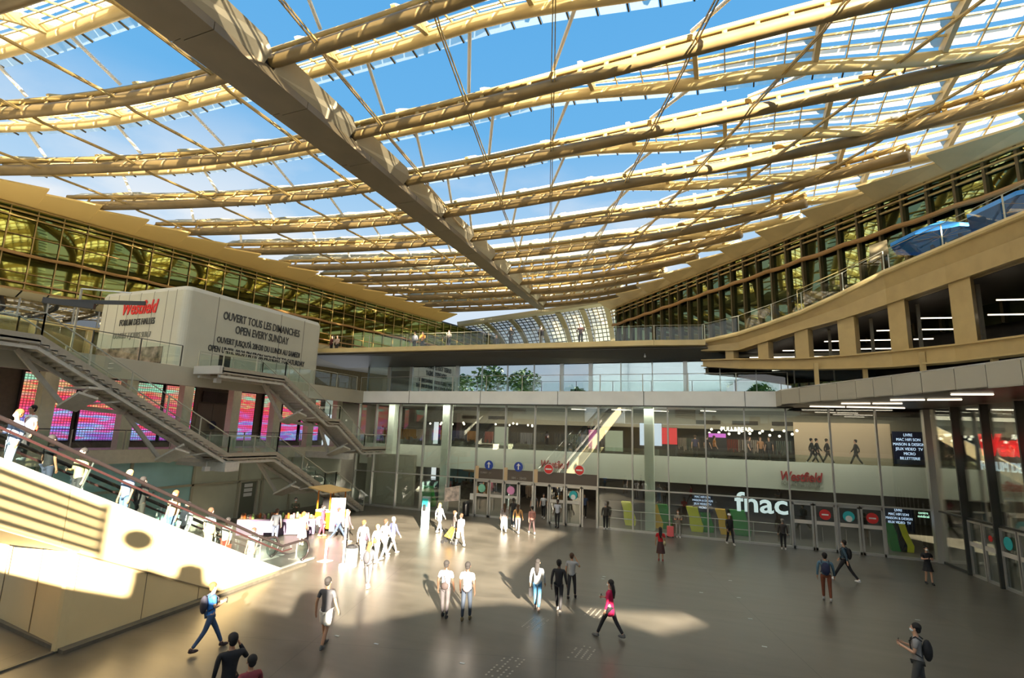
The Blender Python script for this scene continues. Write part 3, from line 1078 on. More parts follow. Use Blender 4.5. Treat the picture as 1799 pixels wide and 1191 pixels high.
# ---- external steel staircases
def staircase(name, label, prof, xo, xi, rails=True):
    """prof: list of (Y, z) tread-line corners from top to bottom"""
    t = thing(name, (xo, prof[-1][0], prof[-1][1]), label, 'staircase')
    for x, nm in ((xo, 'stringer'), (xi, 'stringer')):
        m = MB()
        top = [Vector((x, y, z + 0.20)) for y, z in prof]
        bot = [Vector((x, y, z - 0.17)) for y, z in prof]
        for i in range(len(prof) - 1):
            m.slab([top[i], top[i + 1], bot[i + 1], bot[i]], (-0.06 if x == xo else 0.06, 0, 0))
        m.build(nm, stairm, t)
        m = MB()
        for i in range(len(prof) - 1):
            a, b = bot[i] + Vector((-.2 if x == xo else .2, 0, -0.14)), bot[i + 1] + Vector((-.2 if x == xo else .2, 0, -0.14))
            m.beam(a, b, 0.16, 0.14)
            L = (b - a).length
            n = int(L / 0.9)
            for k in range(n):
                c = a.lerp(b, (k + .5) / n)
                m.beam(c, c + Vector((0, 0, .2)), 0.1, 0.22, (0, 1, 0))
        m.build('under_beam', stairl, t)
    tr = MB()
    ld = MB()
    for i in range(len(prof) - 1):
        (y0, z0), (y1, z1) = prof[i], prof[i + 1]
        if abs(z1 - z0) < 0.12:
            ld.box((xi, min(y0, y1), z0 - 0.08), (xo, max(y0, y1), z0))
        else:
            n = max(2, round(abs(z0 - z1) / 0.165))
            for k in range(n):
                ya_, yb_ = y0 + (y1 - y0) * k / n, y0 + (y1 - y0) * (k + 1) / n
                zz = z0 - (z0 - z1) * (k + 1) / n
                tr.box((xi, min(ya_, yb_) - .02, zz - 0.04), (xo, max(ya_, yb_), zz))
                tr.box((xi, ya_ - .01, zz - 0.04), (xo, ya_ + .01, zz + (z0 - z1) / n - .04))
    tr.build('treads', stairl, t)
    ld.build('landing', stairm, t)
    # folded cross trusses below
    for i in range(len(prof) - 1):
        (y0, z0), (y1, z1) = prof[i], prof[i + 1]
        if abs(z1 - z0) < 0.5: continue
        L = math.hypot(y1 - y0, z1 - z0)
        nseg = max(1, round(L / 5.0))
        for k in range(nseg):
            f0, f1 = k / nseg, (k + 1) / nseg
            ya_, za_ = y0 + (y1 - y0) * f0, z0 + (z1 - z0) * f0 - 0.3
            yb_, zb_ = y0 + (y1 - y0) * f1, z0 + (z1 - z0) * f1 - 0.3
            ym, zm = (ya_ + yb_) / 2 - .3, (za_ + zb_) / 2 - 1.0
            if zm < 0.3: continue
            m = MB()
            xm = xi + .25
            m.beam((xm, ya_, za_), (xm, ym, zm), 0.14, 0.18)
            m.beam((xm, ym, zm), (xm, yb_, zb_), 0.14, 0.18)
            m.beam((xm, ym, zm), (xo - .3, ym + .2, zm + .75), 0.1, 0.1)
            m.beam((xm, ym, zm), (xo - .3, ym + 1.6, zm + .3), 0.07, 0.07)
            m.slab([(xm, ym - .25, zm), (xo - .25, ym - .25, zm + .62), (xo - .25, ym + .55, zm + .40), (xm, ym + .55, zm - .15)], (0, 0, -.1))
            m.build('truss', stairl, t)
    if rails:
        for x in (xo - .03, xi + .03):
            pn, gn, hr = MB(), MB(), MB()
            for i in range(len(prof) - 1):
                a, b = Vector((x, prof[i][0], prof[i][1] + .2)), Vector((x, prof[i + 1][0], prof[i + 1][1] + .2))
                n = max(1, round((b - a).length / 2.2))
                for k in range(n + 1):
                    p = a.lerp(b, k / n)
                    pn.beam(p, p + Vector((0, 0, .9)), 0.05, 0.05, (0, 1, 0))
                for k in range(n):
                    p, q = a.lerp(b, (k + .03) / n), a.lerp(b, (k + .97) / n)
                    gn.quad(p, q, q + Vector((0, 0, .78)), p + Vector((0, 0, .78)))
                hr.tube(a + Vector((0, 0, .9)), b + Vector((0, 0, .9)), 0.03, 6)
            build_each(pn, 'railing_post', railm, t)
            build_each(gn, 'railing_glass', G_rail, t)
            hr.build('handrail', railm, t)
    return t
s1 = staircase('steel_staircase', 'long grey steel staircase descending from the deck past the mezzanine to the plaza',
          [(5, 9.06), (12.0, 9.06), (21.3, 4.25), (24.7, 4.25), (29.1, 1.9), (30.2, 1.9), (33.5, 0.06)], -25.3, -27.2)
s2 = staircase('steel_staircase', 'shorter upper steel staircase from the pavilion deck to the mezzanine corner',
          [(20.3, 8.86), (24.7, 8.86), (29.0, 6.42), (30.0, 6.42), (33.0, 4.46), (35.7, 4.46)], -25.3, -27.3)
m = MB()
m.box((-27.3, 20.1, 8.66), (-25.3, 20.35, 9.1))
m.build('end_plate', mat('pale_end_plate', (0.55, 0.53, 0.5), 0.5), s2)
m = MB()
m.box((-29.6, 21.5, 3.6), (-25.5, 21.9, 4.05))
m.box((-26.8, 21.2, 3.45), (-25.3, 22.1, 3.95))
m.build('cross_beam', stairl, s1)
m = MB()
m.box((-29.6, 31.6, 3.75), (-25.5, 32.1, 4.2))
m.build('cross_beam', stairl, s2)
m = MB()
m.beam((-27.2, 14.5, 7.35), (-25.4, 14.5, 7.35), 0.9, .1)
m.build('cross_plate', stairl, s1)
# hanging floodlights under the structure
for nm_, px, py, x_ in (('below the pavilion deck corner', 382, 668, -26.5), ('below the long staircase landing', 362, 823, -26.5), ('below the upper staircase foot', 648, 800, -26.3)):
    p = gx(px, py, x_)
    t = thing('floodlight', p, 'small white floodlight hanging ' + nm_, 'floodlight', 'floodlights under the stairs')
    MB().beam(p + Vector((0, 0, .1)), p + Vector((0, 0, .35)), 0.05, 0.05, (0, 1, 0)).build('bracket', white, t)
    MB().box(p - Vector((.12, .16, .14)), p + Vector((.12, .16, .1))).build('housing', white, t)

# ---- escalator and its cream cladding
A0, A1 = Vector((-16.41, 9.47, 0)), Vector((-17.57, 18.17, 0))
ed = (A1 - A0).normalized()
en = Vector((ed.y, -ed.x, 0))        # faces the plaza
def ep(s, z, off=0.0):
    """s metres along the escalator from its foot end (towards the viewer is +), z height"""
    return A1 - ed * s + en * off + Vector((0, 0, z))
SL = 4.98 / (18.16 - 7.3) * (A1 - A0).length / 8.7
def top(s): return 0.0 + 0.455 * s * 1.0
smax = 26.0
t = struct('wall_escalator', MB().slab([ep(0, 0), ep(smax, 0), ep(smax, 0.05), ep(0, .05)], -en * 0.1), kerbm, 'cream clad escalator flank with base wall')
# upper cladding panels: between soffit line and top line
def bot(s):
    return max(0.0, (s - 3.3) * 0.455 - 0.0)
cuts = [0, 3.3, 6.5, 9.2, 12.5, 16.0, 20.0, 26.0]
for i in range(len(cuts) - 1):
    s0, s1_ = cuts[i] + .012, cuts[i + 1] - .012
    MB().slab([ep(s0, bot(s0)), ep(s1_, bot(s1_)), ep(s1_, top(s1_)), ep(s0, top(s0))], -en * 0.12).build('cladding_panel', cream, t)
MB().slab([ep(3.3, 0), ep(8.9, 0), ep(8.9, bot(8.9)), ep(3.3, 0.02)], -en * 0.14).build('base_panel', cream, t)
# recessed side wall facing the viewer, below the overhanging part
B0 = ep(8.78, 0)
left = Vector((-1, 0.12, 0)).normalized()
MB().slab([B0, B0 + left * 12, B0 + left * 12 + Vector((0, 0, 2.45)), B0 + Vector((0, 0, 2.45))], (0, .1, 0)).build('end_panel', cream, t)
MB().slab([ep(8.7, 2.44, 0), ep(smax, bot(smax), 0), ep(smax, bot(smax), -3.2), ep(8.7, 2.44, -3.2)], (0, 0, .08)).build('soffit_panel', cream, t)
m = MB()
m.beam(ep(8.78, 2.44, .02), ep(3.3, .02, .02), 0.03, 0.035)
for s_ in (4.4, 6.5): m.beam(ep(s_, 0, .0), ep(s_, bot(s_), .0), 0.02, 0.02, ed)
for k in (1.9, 4.1): m.beam(B0 + left * k + Vector((0, -.005, 0)), B0 + left * k + Vector((0, -.005, 2.4)), 0.03, 0.02)
m.build('shadow_joints', mat('joint_bronze', (0.22, 0.16, 0.09), 0.5), t)
m = MB()
m.slab([ep(-1.0, 0, .0), ep(8.6, 0, .0), ep(8.9, 0, .28), ep(-1.2, 0, .28)], (0, 0, .10))
k0 = ep(8.9, 0, .28)
m.slab([ep(8.6, 0, 0), B0 + left * 12, B0 + left * 12 + Vector((0, -.3, 0)), k0], (0, 0, .10))
m.build('plinth', kerbm, t)

esc = thing('escalator', ep(0, 0, -1), 'escalator with black handrails rising to the left above the cream wall', 'escalator')
Wd = 1.75
def deck(s): return max(0.06, top(s) + .03)
S_ = [-2.6, -2.2, -1.4, -0.6, 0.0] + [1.0 * k for k in range(1, 27)]
for off, nm in ((-0.14, 'near'), (-Wd, 'far')):
    gm_, sk_, hr_, d2_ = MB(), MB(), MB(), MB()
    for i in range(1, len(S_) - 1):
        a, b = S_[i], S_[i + 1]
        gm_.quad(ep(a, deck(a), off), ep(b, deck(b), off), ep(b, deck(b) + .86, off), ep(a, deck(a) + .86, off))
    gm_.build('balustrade_glass', glass('escalator_glass', (0.82, 0.92, 0.89), 0.08) if nm == 'near' else MATS['escalator_glass'], esc)
    path = [ep(s, deck(s) + .92, off) for s in reversed(S_[2:])]
    e0 = S_[2]
    for k in range(1, 9):
        a = math.pi * k / 8
        path.append(ep(e0 - .45 * math.sin(a), deck(e0) + .92 - .42 * (1 - math.cos(a)), off))
    hr_.sweep(path, 0.055, 8)
    hr_.build('handrail', rubber, esc, True)
    for s in S_[1:-1]:
        pass
    d2_.sweep([ep(s, deck(s) + .70, off) for s in S_[3:]], 0.035, 6)
    d2_.build('guide_rail', mat('dark_red_guide', (0.05, 0.02, 0.02), 0.4), esc)
    for i in range(1, len(S_) - 1):
        sk_.beam(ep(S_[i], deck(S_[i]), off), ep(S_[i + 1], deck(S_[i + 1]), off), 0.22, 0.07)
    sk_.build('skirt_deck', alu, esc)
    c = ep(e0 - .05, deck(e0) + .5, off)
    nw = MB()
    nw.disc(c + en * -0.02, 0.40, en, 0.04)
    nw.build('newel', glass('newel_glass', (0.8, 0.9, 0.88), 0.15) if nm == 'near' else MATS['newel_glass'], esc)
m = MB()
for i in range(70):
    s = 0.2 + i * 0.36
    zz = max(.0, deck(s) - .6)
    m.slab([ep(s, zz, -.25), ep(s + .36, zz, -.25), ep(s + .36, zz, -Wd + .1), ep(s, zz, -Wd + .1)], (0, 0, .17))
m.slab([ep(-2.6, .0, -.2), ep(.3, .0, -.2), ep(.3, .0, -Wd + .1), ep(-2.6, .0, -Wd + .1)], (0, 0, .06))
m.build('steps', mat('ribbed_step_metal', (0.16, 0.16, 0.15), 0.4, 0.5), esc)
m = MB()
for s in (3.2, 6.0, 8.8, 11.6, 14.4):
    m.beam(ep(s, deck(s) + .05, -.2), ep(s - .25, deck(s) + .82, -.2), 0.04, 0.02, ed)
m.build('glass_clamps', alu, esc)
t = thing('stair_handrail', ep(0, 0, -2.6), 'pale sloping handrail beyond the escalator', 'handrail')
MB().tube(ep(1.0, deck(1) + 1.1, -2.5), ep(12, deck(12) + 1.1, -2.5), .035, 6).build('rail', white, t)
m = MB()
for s in (1.2, 4, 7, 10): m.tube(ep(s, 0, -2.5), ep(s, deck(s) + 1.1, -2.5), .025, 6)
build_each(m, 'upright', white, t)
#@@FACADE
# ================================================================== TALL GLASS FACADE (Y = 36)
ZF = 8.05
TR = 2.65
b = BAY + [-28.35]
nwin = 0
for k in range(len(b) - 1):
    x1, x0 = b[k], b[k + 1]
    nwin += 1
    g = MB().box((x0 + .03, FY, TR + .04), (x1 - .03, FY + .03, ZF))
    o = struct('window_%d' % nwin, g, G_fac, 'tall upper glass bay of the facade')
    doors = (5.0 > x0 > 1.0 and False)
    m = MB()
    m.box((x0 - .04, FY - .12, 0), (x0 + .04, FY + .16, ZF))
    m.box((x0 + .03, FY - .06, TR - .04), (x1 - .03, FY + .08, TR + .04))
    m.build('mullion_frame', alu, o)
    isdoor = (-17.6 < x0 < -8.4) or (3.0 < x0 < 7.0)
    if not isdoor:
        MB().box((x0 + .04, FY, .12), (x1 - .04, FY + .03, TR - .04)).build('lower_pane', G_fac, o)
        MB().box((x0 + .04, FY - .08, 0), (x1 - .04, FY + .1, .12)).build('sill', alu, o)
MB().box((10.0, FY - .3, 0), (10.45, FY + .15, ZF)).build('mull', alu, None).name = 'trim_corner'
bpy.data.objects['trim_corner']['kind'] = 'structure'
# doors: two banks
roundel = [mat('mint_disc', (0.25, 0.62, 0.45), 0.5), mat('pink_disc', (0.75, 0.30, 0.55), 0.5), mat('teal_disc', (0.03, 0.45, 0.50), 0.5), mat('red_disc', (0.65, 0.04, 0.04), 0.5)]
def door_leaf(t, x0, x1, open_=False, disc=None):
    f = MB()
    for a, c in ((x0, x0 + .10), (x1 - .10, x1)):
        f.box((a, FY - .04, 0), (c, FY + .06, TR - .1))
    f.box((x0, FY - .04, TR - .2), (x1, FY + .06, TR - .05))
    if not open_:
        f.box((x0, FY - .04, 0), (x1, FY + .06, .14))
    l = f.build('leaf_frame', alu, t)
    if not open_:
        MB().box((x0 + .1, FY, .14), (x1 - .1, FY + .02, TR - .2)).build('pane', G_clear, l)
        MB().box((x0 + .1, FY - .05, 1.42), (x1 - .1, FY - .02, 1.62)).build('push_bar', mat('bar_white', (0.62, 0.6, 0.56), 0.4), l)
        MB().tube((x0 + .35, FY - .09, .5), (x0 + .35, FY - .09, 1.3), .02, 6).build('pull_handle', alu, l)
    if disc is not None:
        c = Vector(((x0 + x1) / 2, FY - .06, 2.0))
        MB().disc(c, .29, (0, -1, 0), .02).build('round_sticker', roundel[disc], l)
        if disc != 3:
            MB().disc(c + Vector((0, -.022, -.12)), .17, (0, -1, 0), .005, 16).build('sticker_face', white if disc == 2 else roundel[disc], l)
        else:
            MB().box(c - Vector((.17, .03, .04)), c + Vector((.17, -.02, .04))).build('white_bar', white, l)
dn = 3
for x0, spec in ((BAY[12], ((0, 0), (0, None))), (BAY[11], ((0, 1), (1, None))), (BAY[10], ((1, None), (0, None))), (BAY[9], ((0, 2), (1, None))), (BAY[3], ((0, None), (0, 3))), (BAY[2], ((0, 2), (0, 3)))):
    t = thing('door_%d' % dn, (x0 + 1.15, FY, 0), 'aluminium framed glass entrance doors', 'door')
    t['kind'] = 'structure'
    dn += 1
    for q in (0, 1):
        a = x0 + .06 + q * 1.13
        door_leaf(t, a, a + 1.08, bool(spec[q][0]), spec[q][1])
# brown header panels above the left door bank, with wooden blocks and round traffic signs
hd = thing('door_header', (-13, 36, TR), 'dark brown header panel over the main entrance doors', 'header panel')
MB().box((BAY[12] + .05, FY - .1, TR + .05), (BAY[8] - .05, FY - .03, TR + .78)).build('panel', brownp, hd)
for k in (12, 11, 10):
    MB().box((BAY[k] + .05, FY - .13, TR + .02), (BAY[k] + .32, FY - .09, TR + .92)).build('wooden_block', mat('pale_wood', (0.6, 0.44, 0.26), 0.5), hd)
text('header_lettering', 'OUVERT 7J/7', .2, (BAY[12] + .9, FY - .12, TR + .4), (1, 0, 0), (0, 0, 1), mat('grey_print', (0.35, 0.32, 0.28), 0.5), hd, squeeze=.8)
text('header_lettering', '10H  -  20H30', .22, (BAY[11] + 1.2, FY - .12, TR + .16), (1, 0, 0), (0, 0, 1), MATS['grey_print'], hd, squeeze=.9)
for k, (px, py) in enumerate(((859, 817), (911, 820), (964, 824), (1018, 826))):
    p = gy(px, py, FY - .15)
    bl = k < 2
    t = thing('round_sign', p, ('blue round sign with white up arrow, ' + ('left one' if k == 0 else 'right one')) if bl else ('red no entry sign above the doors, ' + ('over the faded lettering' if k == 2 else 'rightmost of the round signs')), 'sign')
    MB().disc(p, .34, (0, -1, 0), .02).build('plate', mat('sign_blue', (0.02, 0.06, 0.35), 0.4) if bl else white, t)
    if bl:
        m = MB()
        m.box(p + Vector((-.04, -.04, -.2)), p + Vector((.04, -.021, .12)))
        m.slab([p + Vector((-.16, -.021, .04)), p + Vector((0, -.021, .24)), p + Vector((.16, -.021, .04)), p + Vector((0, -.021, .12))], (0, -.02, 0))
        m.build('arrow', white, t)
    else:
        MB().disc(p + Vector((0, -.02, 0)), .31, (0, -1, 0), .01).build('red_face', redl, t)
        MB().box(p + Vector((-.22, -.05, -.05)), p + Vector((.22, -.031, .05))).build('bar', white, t)
# interior of the tall facade
IY = 38.6
m = MB()
m.box((-30, IY, 3.05), (22, IY + .3, 4.8))
ib = struct('wall_interior_band', m, mat('grey_green_band', (0.56, 0.58, 0.50), 0.55, noise=0.05, nscale=.6), 'pale interior gallery band behind the glass')
MB().box((-30, IY + .3, 4.35), (22, 52, 4.6)).build('gallery_floor', intd, ib)
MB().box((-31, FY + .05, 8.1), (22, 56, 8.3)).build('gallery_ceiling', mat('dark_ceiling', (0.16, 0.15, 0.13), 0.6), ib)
m = MB()
m.box((-30, 47, 6.9), (22, 47.3, 8.1))
m.build('bulkhead', intw, ib)
m = MB()
for x in (-24.5, -21.6, -2.5, 0.3, 3.2, 6.0, 8.6):
    m.box((x, 46.9, 7.3), (x + 1.9, 47, 7.6))
build_each(m, 'vent_slot', intd, ib)
m = MB()
m.box((-30, 52, 0), (22, 52.3, 8.1))
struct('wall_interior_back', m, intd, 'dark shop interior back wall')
m = MB()
m.box((-31, FY, 0), (-30.6, 52, 8.1))
struct('wall_interior_left', m, intw, 'interior side wall')
m = MB()
m.box((22, 36, 0), (22.3, 52, 8.1))
struct('wall_interior_right', m, intw, 'interior side wall')
MB().box((-28.4, 37.6, 0), (-23.8, 38.0, 4.0)).build('x', intw)
bpy.data.objects['x'].name = 'wall_interior_white'
bpy.data.objects['wall_interior_white']['kind'] = 'structure'
for k, (x, y) in enumerate(((-20.9, 37.6), (-5.05, 37.4), (-26.5, 38.2))):
    o = MB().box((x - .3, y - .3, 0), (x + .3, y + .3, 8.1)).build('interior_column', mat('pale_green_column', (0.60, 0.66, 0.56), 0.5))
    tag(o, ('pale green column standing behind the glass ' + ('left of the doors', 'right of the doors, by the yellow seats', 'at the far left corner')[k]), 'column', 'columns behind the glass facade')
_a, _b = gy(1397, 800, 44), gy(1568, 800, 44)
MB().box((_a.x, 44, 4.6), (_b.x, 44.1, 7.5)).build('lit_partition', mat('partition_beige', (0.62, 0.50, 0.36), .6), ib)
# gallery glass guard
t = thing('gallery_guard', (0, IY, 4.8), 'glass guard on the interior gallery', 'railing')
MB().box((-30, IY + .05, 4.8), (22, IY + .08, 5.25)).build('glass_panels', G_clear, t)
# shop lights: warm rows, and white spots
m1 = [(-26, -21, 6.75), (-19.6, -15, 6.8), (-1.4, 5.0, 6.55), (-1.2, 5.2, 6.8)]
cnt = 0
for x0, x1, z in m1:
    n = 9 if x1 - x0 < 8 else 16
    for i in range(n):
        x = x0 + (x1 - x0) * i / n
        y = 43.5 + random.uniform(-1, 2)
        o = MB().ell((x, y, z + random.uniform(-.12, .12)), (.10, .10, .10), 8, 5).build('spot_lamp', wlitw)
        tag(o, 'small warm spot lamp inside the upper shops', 'lamp', 'warm spot lamps of the upper shops')
for k, (px, py) in enumerate(((1016, 719), (1087, 720), (1098, 720), (1157, 722), (1244, 722), (1161, 722))):
    p = gy(px, py, 40)
    o = MB().beam(p + Vector((-.5, -.2, 0)), p + Vector((.5, .4, 0)), .07, .04).build('strip_light', lampm)
    tag(o, 'short white tube lamp on the gallery ceiling', 'lamp', 'tube lamps on the gallery ceiling')
al = bpy.data.lights.new('gallery_light', 'AREA'); al.shape = 'RECTANGLE'; al.size = 34; al.size_y = 5; al.energy = 900; al.color = (1, .82, .6)
ao = bpy.data.objects.new('gallery_light', al); C.objects.link(ao); ao.location = (-6, 43.5, 8.0)
al = bpy.data.lights.new('hall_light', 'AREA'); al.shape = 'RECTANGLE'; al.size = 34; al.size_y = 6; al.energy = 400; al.color = (1, .85, .65)
a2 = bpy.data.lights.new('front_light', 'AREA'); a2.shape = 'RECTANGLE'; a2.size = 37; a2.size_y = 1; a2.energy = 1700; a2.color = (1, .92, .8)
o2_ = bpy.data.objects.new('front_light', a2); C.objects.link(o2_); o2_.location = (-9, 37.2, 8.0); o2_.rotation_euler = (R(18), 0, 0)
ao = bpy.data.objects.new('hall_light', al); C.objects.link(ao); ao.location = (-6, 44, 4.25)
# shopfront goods of the upper gallery: racks of clothes and panels
rcol = [(0.45, 0.22, 0.03), (0.30, 0.14, 0.03), (0.05, 0.07, 0.14), (0.25, 0.04, 0.03), (0.5, 0.4, 0.3), (0.04, 0.04, 0.04), (0.2, 0.2, 0.22), (0.1, 0.12, 0.1), (0.35, 0.3, 0.25)]
def rack(px, py, w, y, z0, cols, label):
    p = gy(px, py, y)
    t = thing('clothes_rack', (p.x, y, z0), label, 'clothes rack', 'clothes racks seen through the glass')
    MB().beam((p.x - w / 2, y, z0 + 1.6), (p.x + w / 2, y, z0 + 1.6), .04, .04).build('bar', black, t)
    m = MB()
    for s_ in (-1, 1): m.box((p.x + s_ * w / 2 - .02, y - .02, z0), (p.x + s_ * w / 2 + .02, y + .02, z0 + 1.6))
    m.build('frame', black, t)
    n = int(w / .13)
    for i in range(n):
        c = cols[i * len(cols) // n]
        x = p.x - w / 2 + .08 + i * (w - .1) / n
        h = random.uniform(.7, 1.1)
        MB().slab([(x, y - .24, z0 + 1.5), (x, y + .24, z0 + 1.5), (x, y + .2, z0 + 1.55 - h), (x, y - .2, z0 + 1.55 - h)], (.07, 0, 0)).build('garment', mat('garment_%d' % c, rcol[c], .8), t)
for k, a in enumerate(((690, 740, 2.4, 43, (0, 5, 1)), (725, 745, 3.0, 44, (0, 0, 4)), (800, 745, 3.0, 44, (0, 2, 6)), (845, 745, 2.6, 43.5, (1, 5, 3)), (925, 750, 3.4, 44, (5, 6, 5)), (1010, 750, 3.6, 44, (5, 7, 6)), (1075, 755, 2.0, 45, (6, 5)), (1215, 760, 2.4, 44, (8, 7, 5)), (1280, 765, 3.4, 44.5, (5, 3, 8)), (1345, 768, 3.4, 43.5, (8, 5, 7)))):
    rack(a[0], a[1], a[2], a[3], 4.6, a[4], 'rack of clothes in the upper shop, %s from the left' % ORD[k])
for k, a in enumerate(((705, 850, 2.2, 44, (3, 4, 3)), (775, 850, 2.2, 44, (3, 6, 3)), (915, 860, 2.6, 45, (7, 5, 4)))):
    rack(a[0], a[1], a[2], a[3], 0, a[4], 'rack of clothes in the ground floor shop, %s from the left' % ORD[k])
# free standing panels in the gallery
for px0, px1, py0, py1, c, lab, em in ((868, 893, 750, 782, (0.40, 0.45, 0.38), 'pale green panel standing in the gallery left of the hanging banner', 0), (1063, 1094, 757, 792, (0.40, 0.46, 0.36), 'pale green shop panel with small lettering in the gallery', 0), (1034, 1048, 755, 788, (0.45, 0.10, 0.28), 'narrow magenta panel in the gallery', .15), (1124, 1162, 744, 782, (0.55, 0.66, 0.85), 'pale blue lit screen behind the column', .55), (1163, 1189, 752, 780, (0.6, 0.03, 0.04), 'red lit screen in the gallery', .6), (1245, 1275, 762, 768, (0.55, 0.12, 0.6), 'violet lit shelf edge in the gallery', .6)):
    a, c2 = gy(px0, py1, 42), gy(px1, py0, 42)
    t = thing('display_panel', ((a.x + c2.x) / 2, 42, a.z), lab, 'display panel')
    MB().box((a.x, 42, a.z), (c2.x, 42.08, c2.z)).build('face', mat('panel_%d' % px0, c, .5, emit=em), t)
    MB().box((a.x - .03, 42.08, 4.6), (c2.x + .03, 42.14, c2.z + .03)).build('backing', black, t)
p = gy(1293, 755, 41.5)
text('shop_sign', 'PULL&BEAR', .42, p - Vector((0, 0, .1)), (1, 0, 0), (0, 0, 1), wlitw, squeeze=.95, bold=.012)
tag(bpy.data.objects['shop_sign'], 'white lit PULL&BEAR lettering over the gallery shop', 'sign')
p = gy(1338, 900, 38.0)
o = text('shop_sign', 'fnac', 1.65, p + Vector((0, 0, 0.0)), (1, 0, 0), (0, 0, 1), wlit, squeeze=1.15, bold=.03)
tag(o, 'large pale lit fnac lettering above the green seats', 'sign')
for px, py, col, sz, sq, lab in ((973, 822, mat('dull_red_letter', (0.35, 0.04, 0.04), .5), .75, .75, 'over the main doors'), (1406, 845, MATS['dull_red_letter'], .8, .75, 'on the interior band near the right corner')):
    p = gy(px, py, IY - .05)
    t = thing('shop_wordmark', p, 'dull red Westfield wordmark ' + lab, 'sign')
    text('wordmark', 'Westfield', sz, p, (1, 0, 0), (0, 0, 1), col, t, shear=.25, bold=.02, squeeze=.75)
    text('second_line', 'FORUM DES HALLES', sz * .42, p - Vector((0, 0, .32)), (1, 0, 0), (0, 0, 1), mat('grey_letter', (.25, .25, .22), .5), t, squeeze=.72)
def listboard(px0, px1, py0, py1, y, lab, lines):
    a, c2 = gy(px0, py1, y), gy(px1, py0, y)
    t = thing('directory_screen', ((a.x + c2.x) / 2, y, a.z), lab, 'screen')
    MB().box((a.x, y, a.z), (c2.x, y + .08, c2.z)).build('screen', mat('navy_screen', (0.005, 0.008, 0.03), .4), t)
    h = (c2.z - a.z) / (len(lines) + 1)
    for i, s_ in enumerate(lines):
        text('screen_line', s_, h * .85, ((a.x + c2.x) / 2, y - .02, c2.z - h * (i + 1.0)), (1, 0, 0), (0, 0, 1), blit, t, squeeze=.8)
LN = ['LIVRE', 'MAC HIFI SON', 'MAISON & DESIGN', 'JEUX VIDEO  TV', 'MICRO', 'BILLETTERIE']
listboard(1572, 1622, 759, 815, 39.5, 'navy lit directory screen in the upper gallery corner', LN)
listboard(1555, 1604, 893, 932, 38.2, 'navy lit directory screen on the ground floor behind the glass', LN[:5])
listboard(1217, 1252, 870, 898, 38.4, 'small navy lit directory screen left of the fnac letters', LN[1:5])
p = gy(1622, 903, 38.2)
text('green_sign', 'centre\nmédical', .2, p, (1, 0, 0), (0, 0, 1), mat('mint_lit', (0.6, 1, 0.8), .5, emit=1.2), squeeze=.9)
tag(bpy.data.objects['green_sign'], 'small mint lit lettering at the right end of the facade', 'sign')
# Z shaped coloured seats behind the glass
yel, grn, orj = mat('seat_yellow', (0.60, 0.62, 0.02), .4), mat('seat_green', (0.01, 0.22, 0.02), .4), mat('seat_amber', (0.68, 0.42, 0.01), .4)
for k, (px, py, w_, mm, cn, wh) in enumerate(((1104, 919, .62, yel, 'yellow', 'left of the pale green column'), (1154, 924, .5, orj, 'amber', 'half hidden by the pale green column'), (1166, 925, .8, grn, 'green', 'right of the pale green column'), (1221, 930, .72, yel, 'yellow', 'beside the person in beige'), (1241, 931, .6, grn, 'green', 'right of the yellow one'), (1271, 935, .6, orj, 'amber', 'left of the large green one'), (1301, 937, .9, grn, 'green', 'under the fnac letters'), (1586, 958, .6, yel, 'olive yellow', 'under the ground floor directory screen'), (1572, 955, .7, grn, 'green', 'behind the olive yellow one'), (701, 875, .5, orj, 'amber', 'at the left end of the facade'), (752, 877, .9, grn, 'green', 'beside the red garments'))):
    p = gz(px, py + 3, .02)
    p = Vector((p.x, max(p.y, 37.2), 0))
    if p.y > 39: p.y = 38.4
    x = gy(px, py, p.y).x
    lean = .15
    t = MB()
    for y0 in (p.y - .25,):
        prof = [(-w_ / 2 + lean, 0), (w_ / 2 + lean, 0), (w_ / 2 + lean + .05, .35), (w_ / 2 - .02, .95), (w_ / 2 - .16, 1.55), (-w_ / 2 - .16, 1.55), (-w_ / 2 + .02, .95), (-w_ / 2 + lean - .1, .4)]
        t.slab([(x + a, y0, z + .02) for a, z in prof], (0, .5, 0))
    o = t.build('zigzag_seat', mm)
    tag(o, '%s zigzag seat behind the glass, %s' % (cn, wh), 'seat')
t = thing('barrier_rail', (0, 37.0, 0), 'two bar steel barrier inside the glass', 'railing')
for z in (.6, 1.12):
    MB().tube((-8, 37.05, z), (3.2, 37.05, z), .025, 6).build('bar', alu, t)
m = MB()
for x in (-8, -5.6, -3.3, -1, 1.2, 3.2): m.tube((x, 37.05, 0), (x, 37.05, 1.15), .025, 6)
build_each(m, 'upright', alu, t)
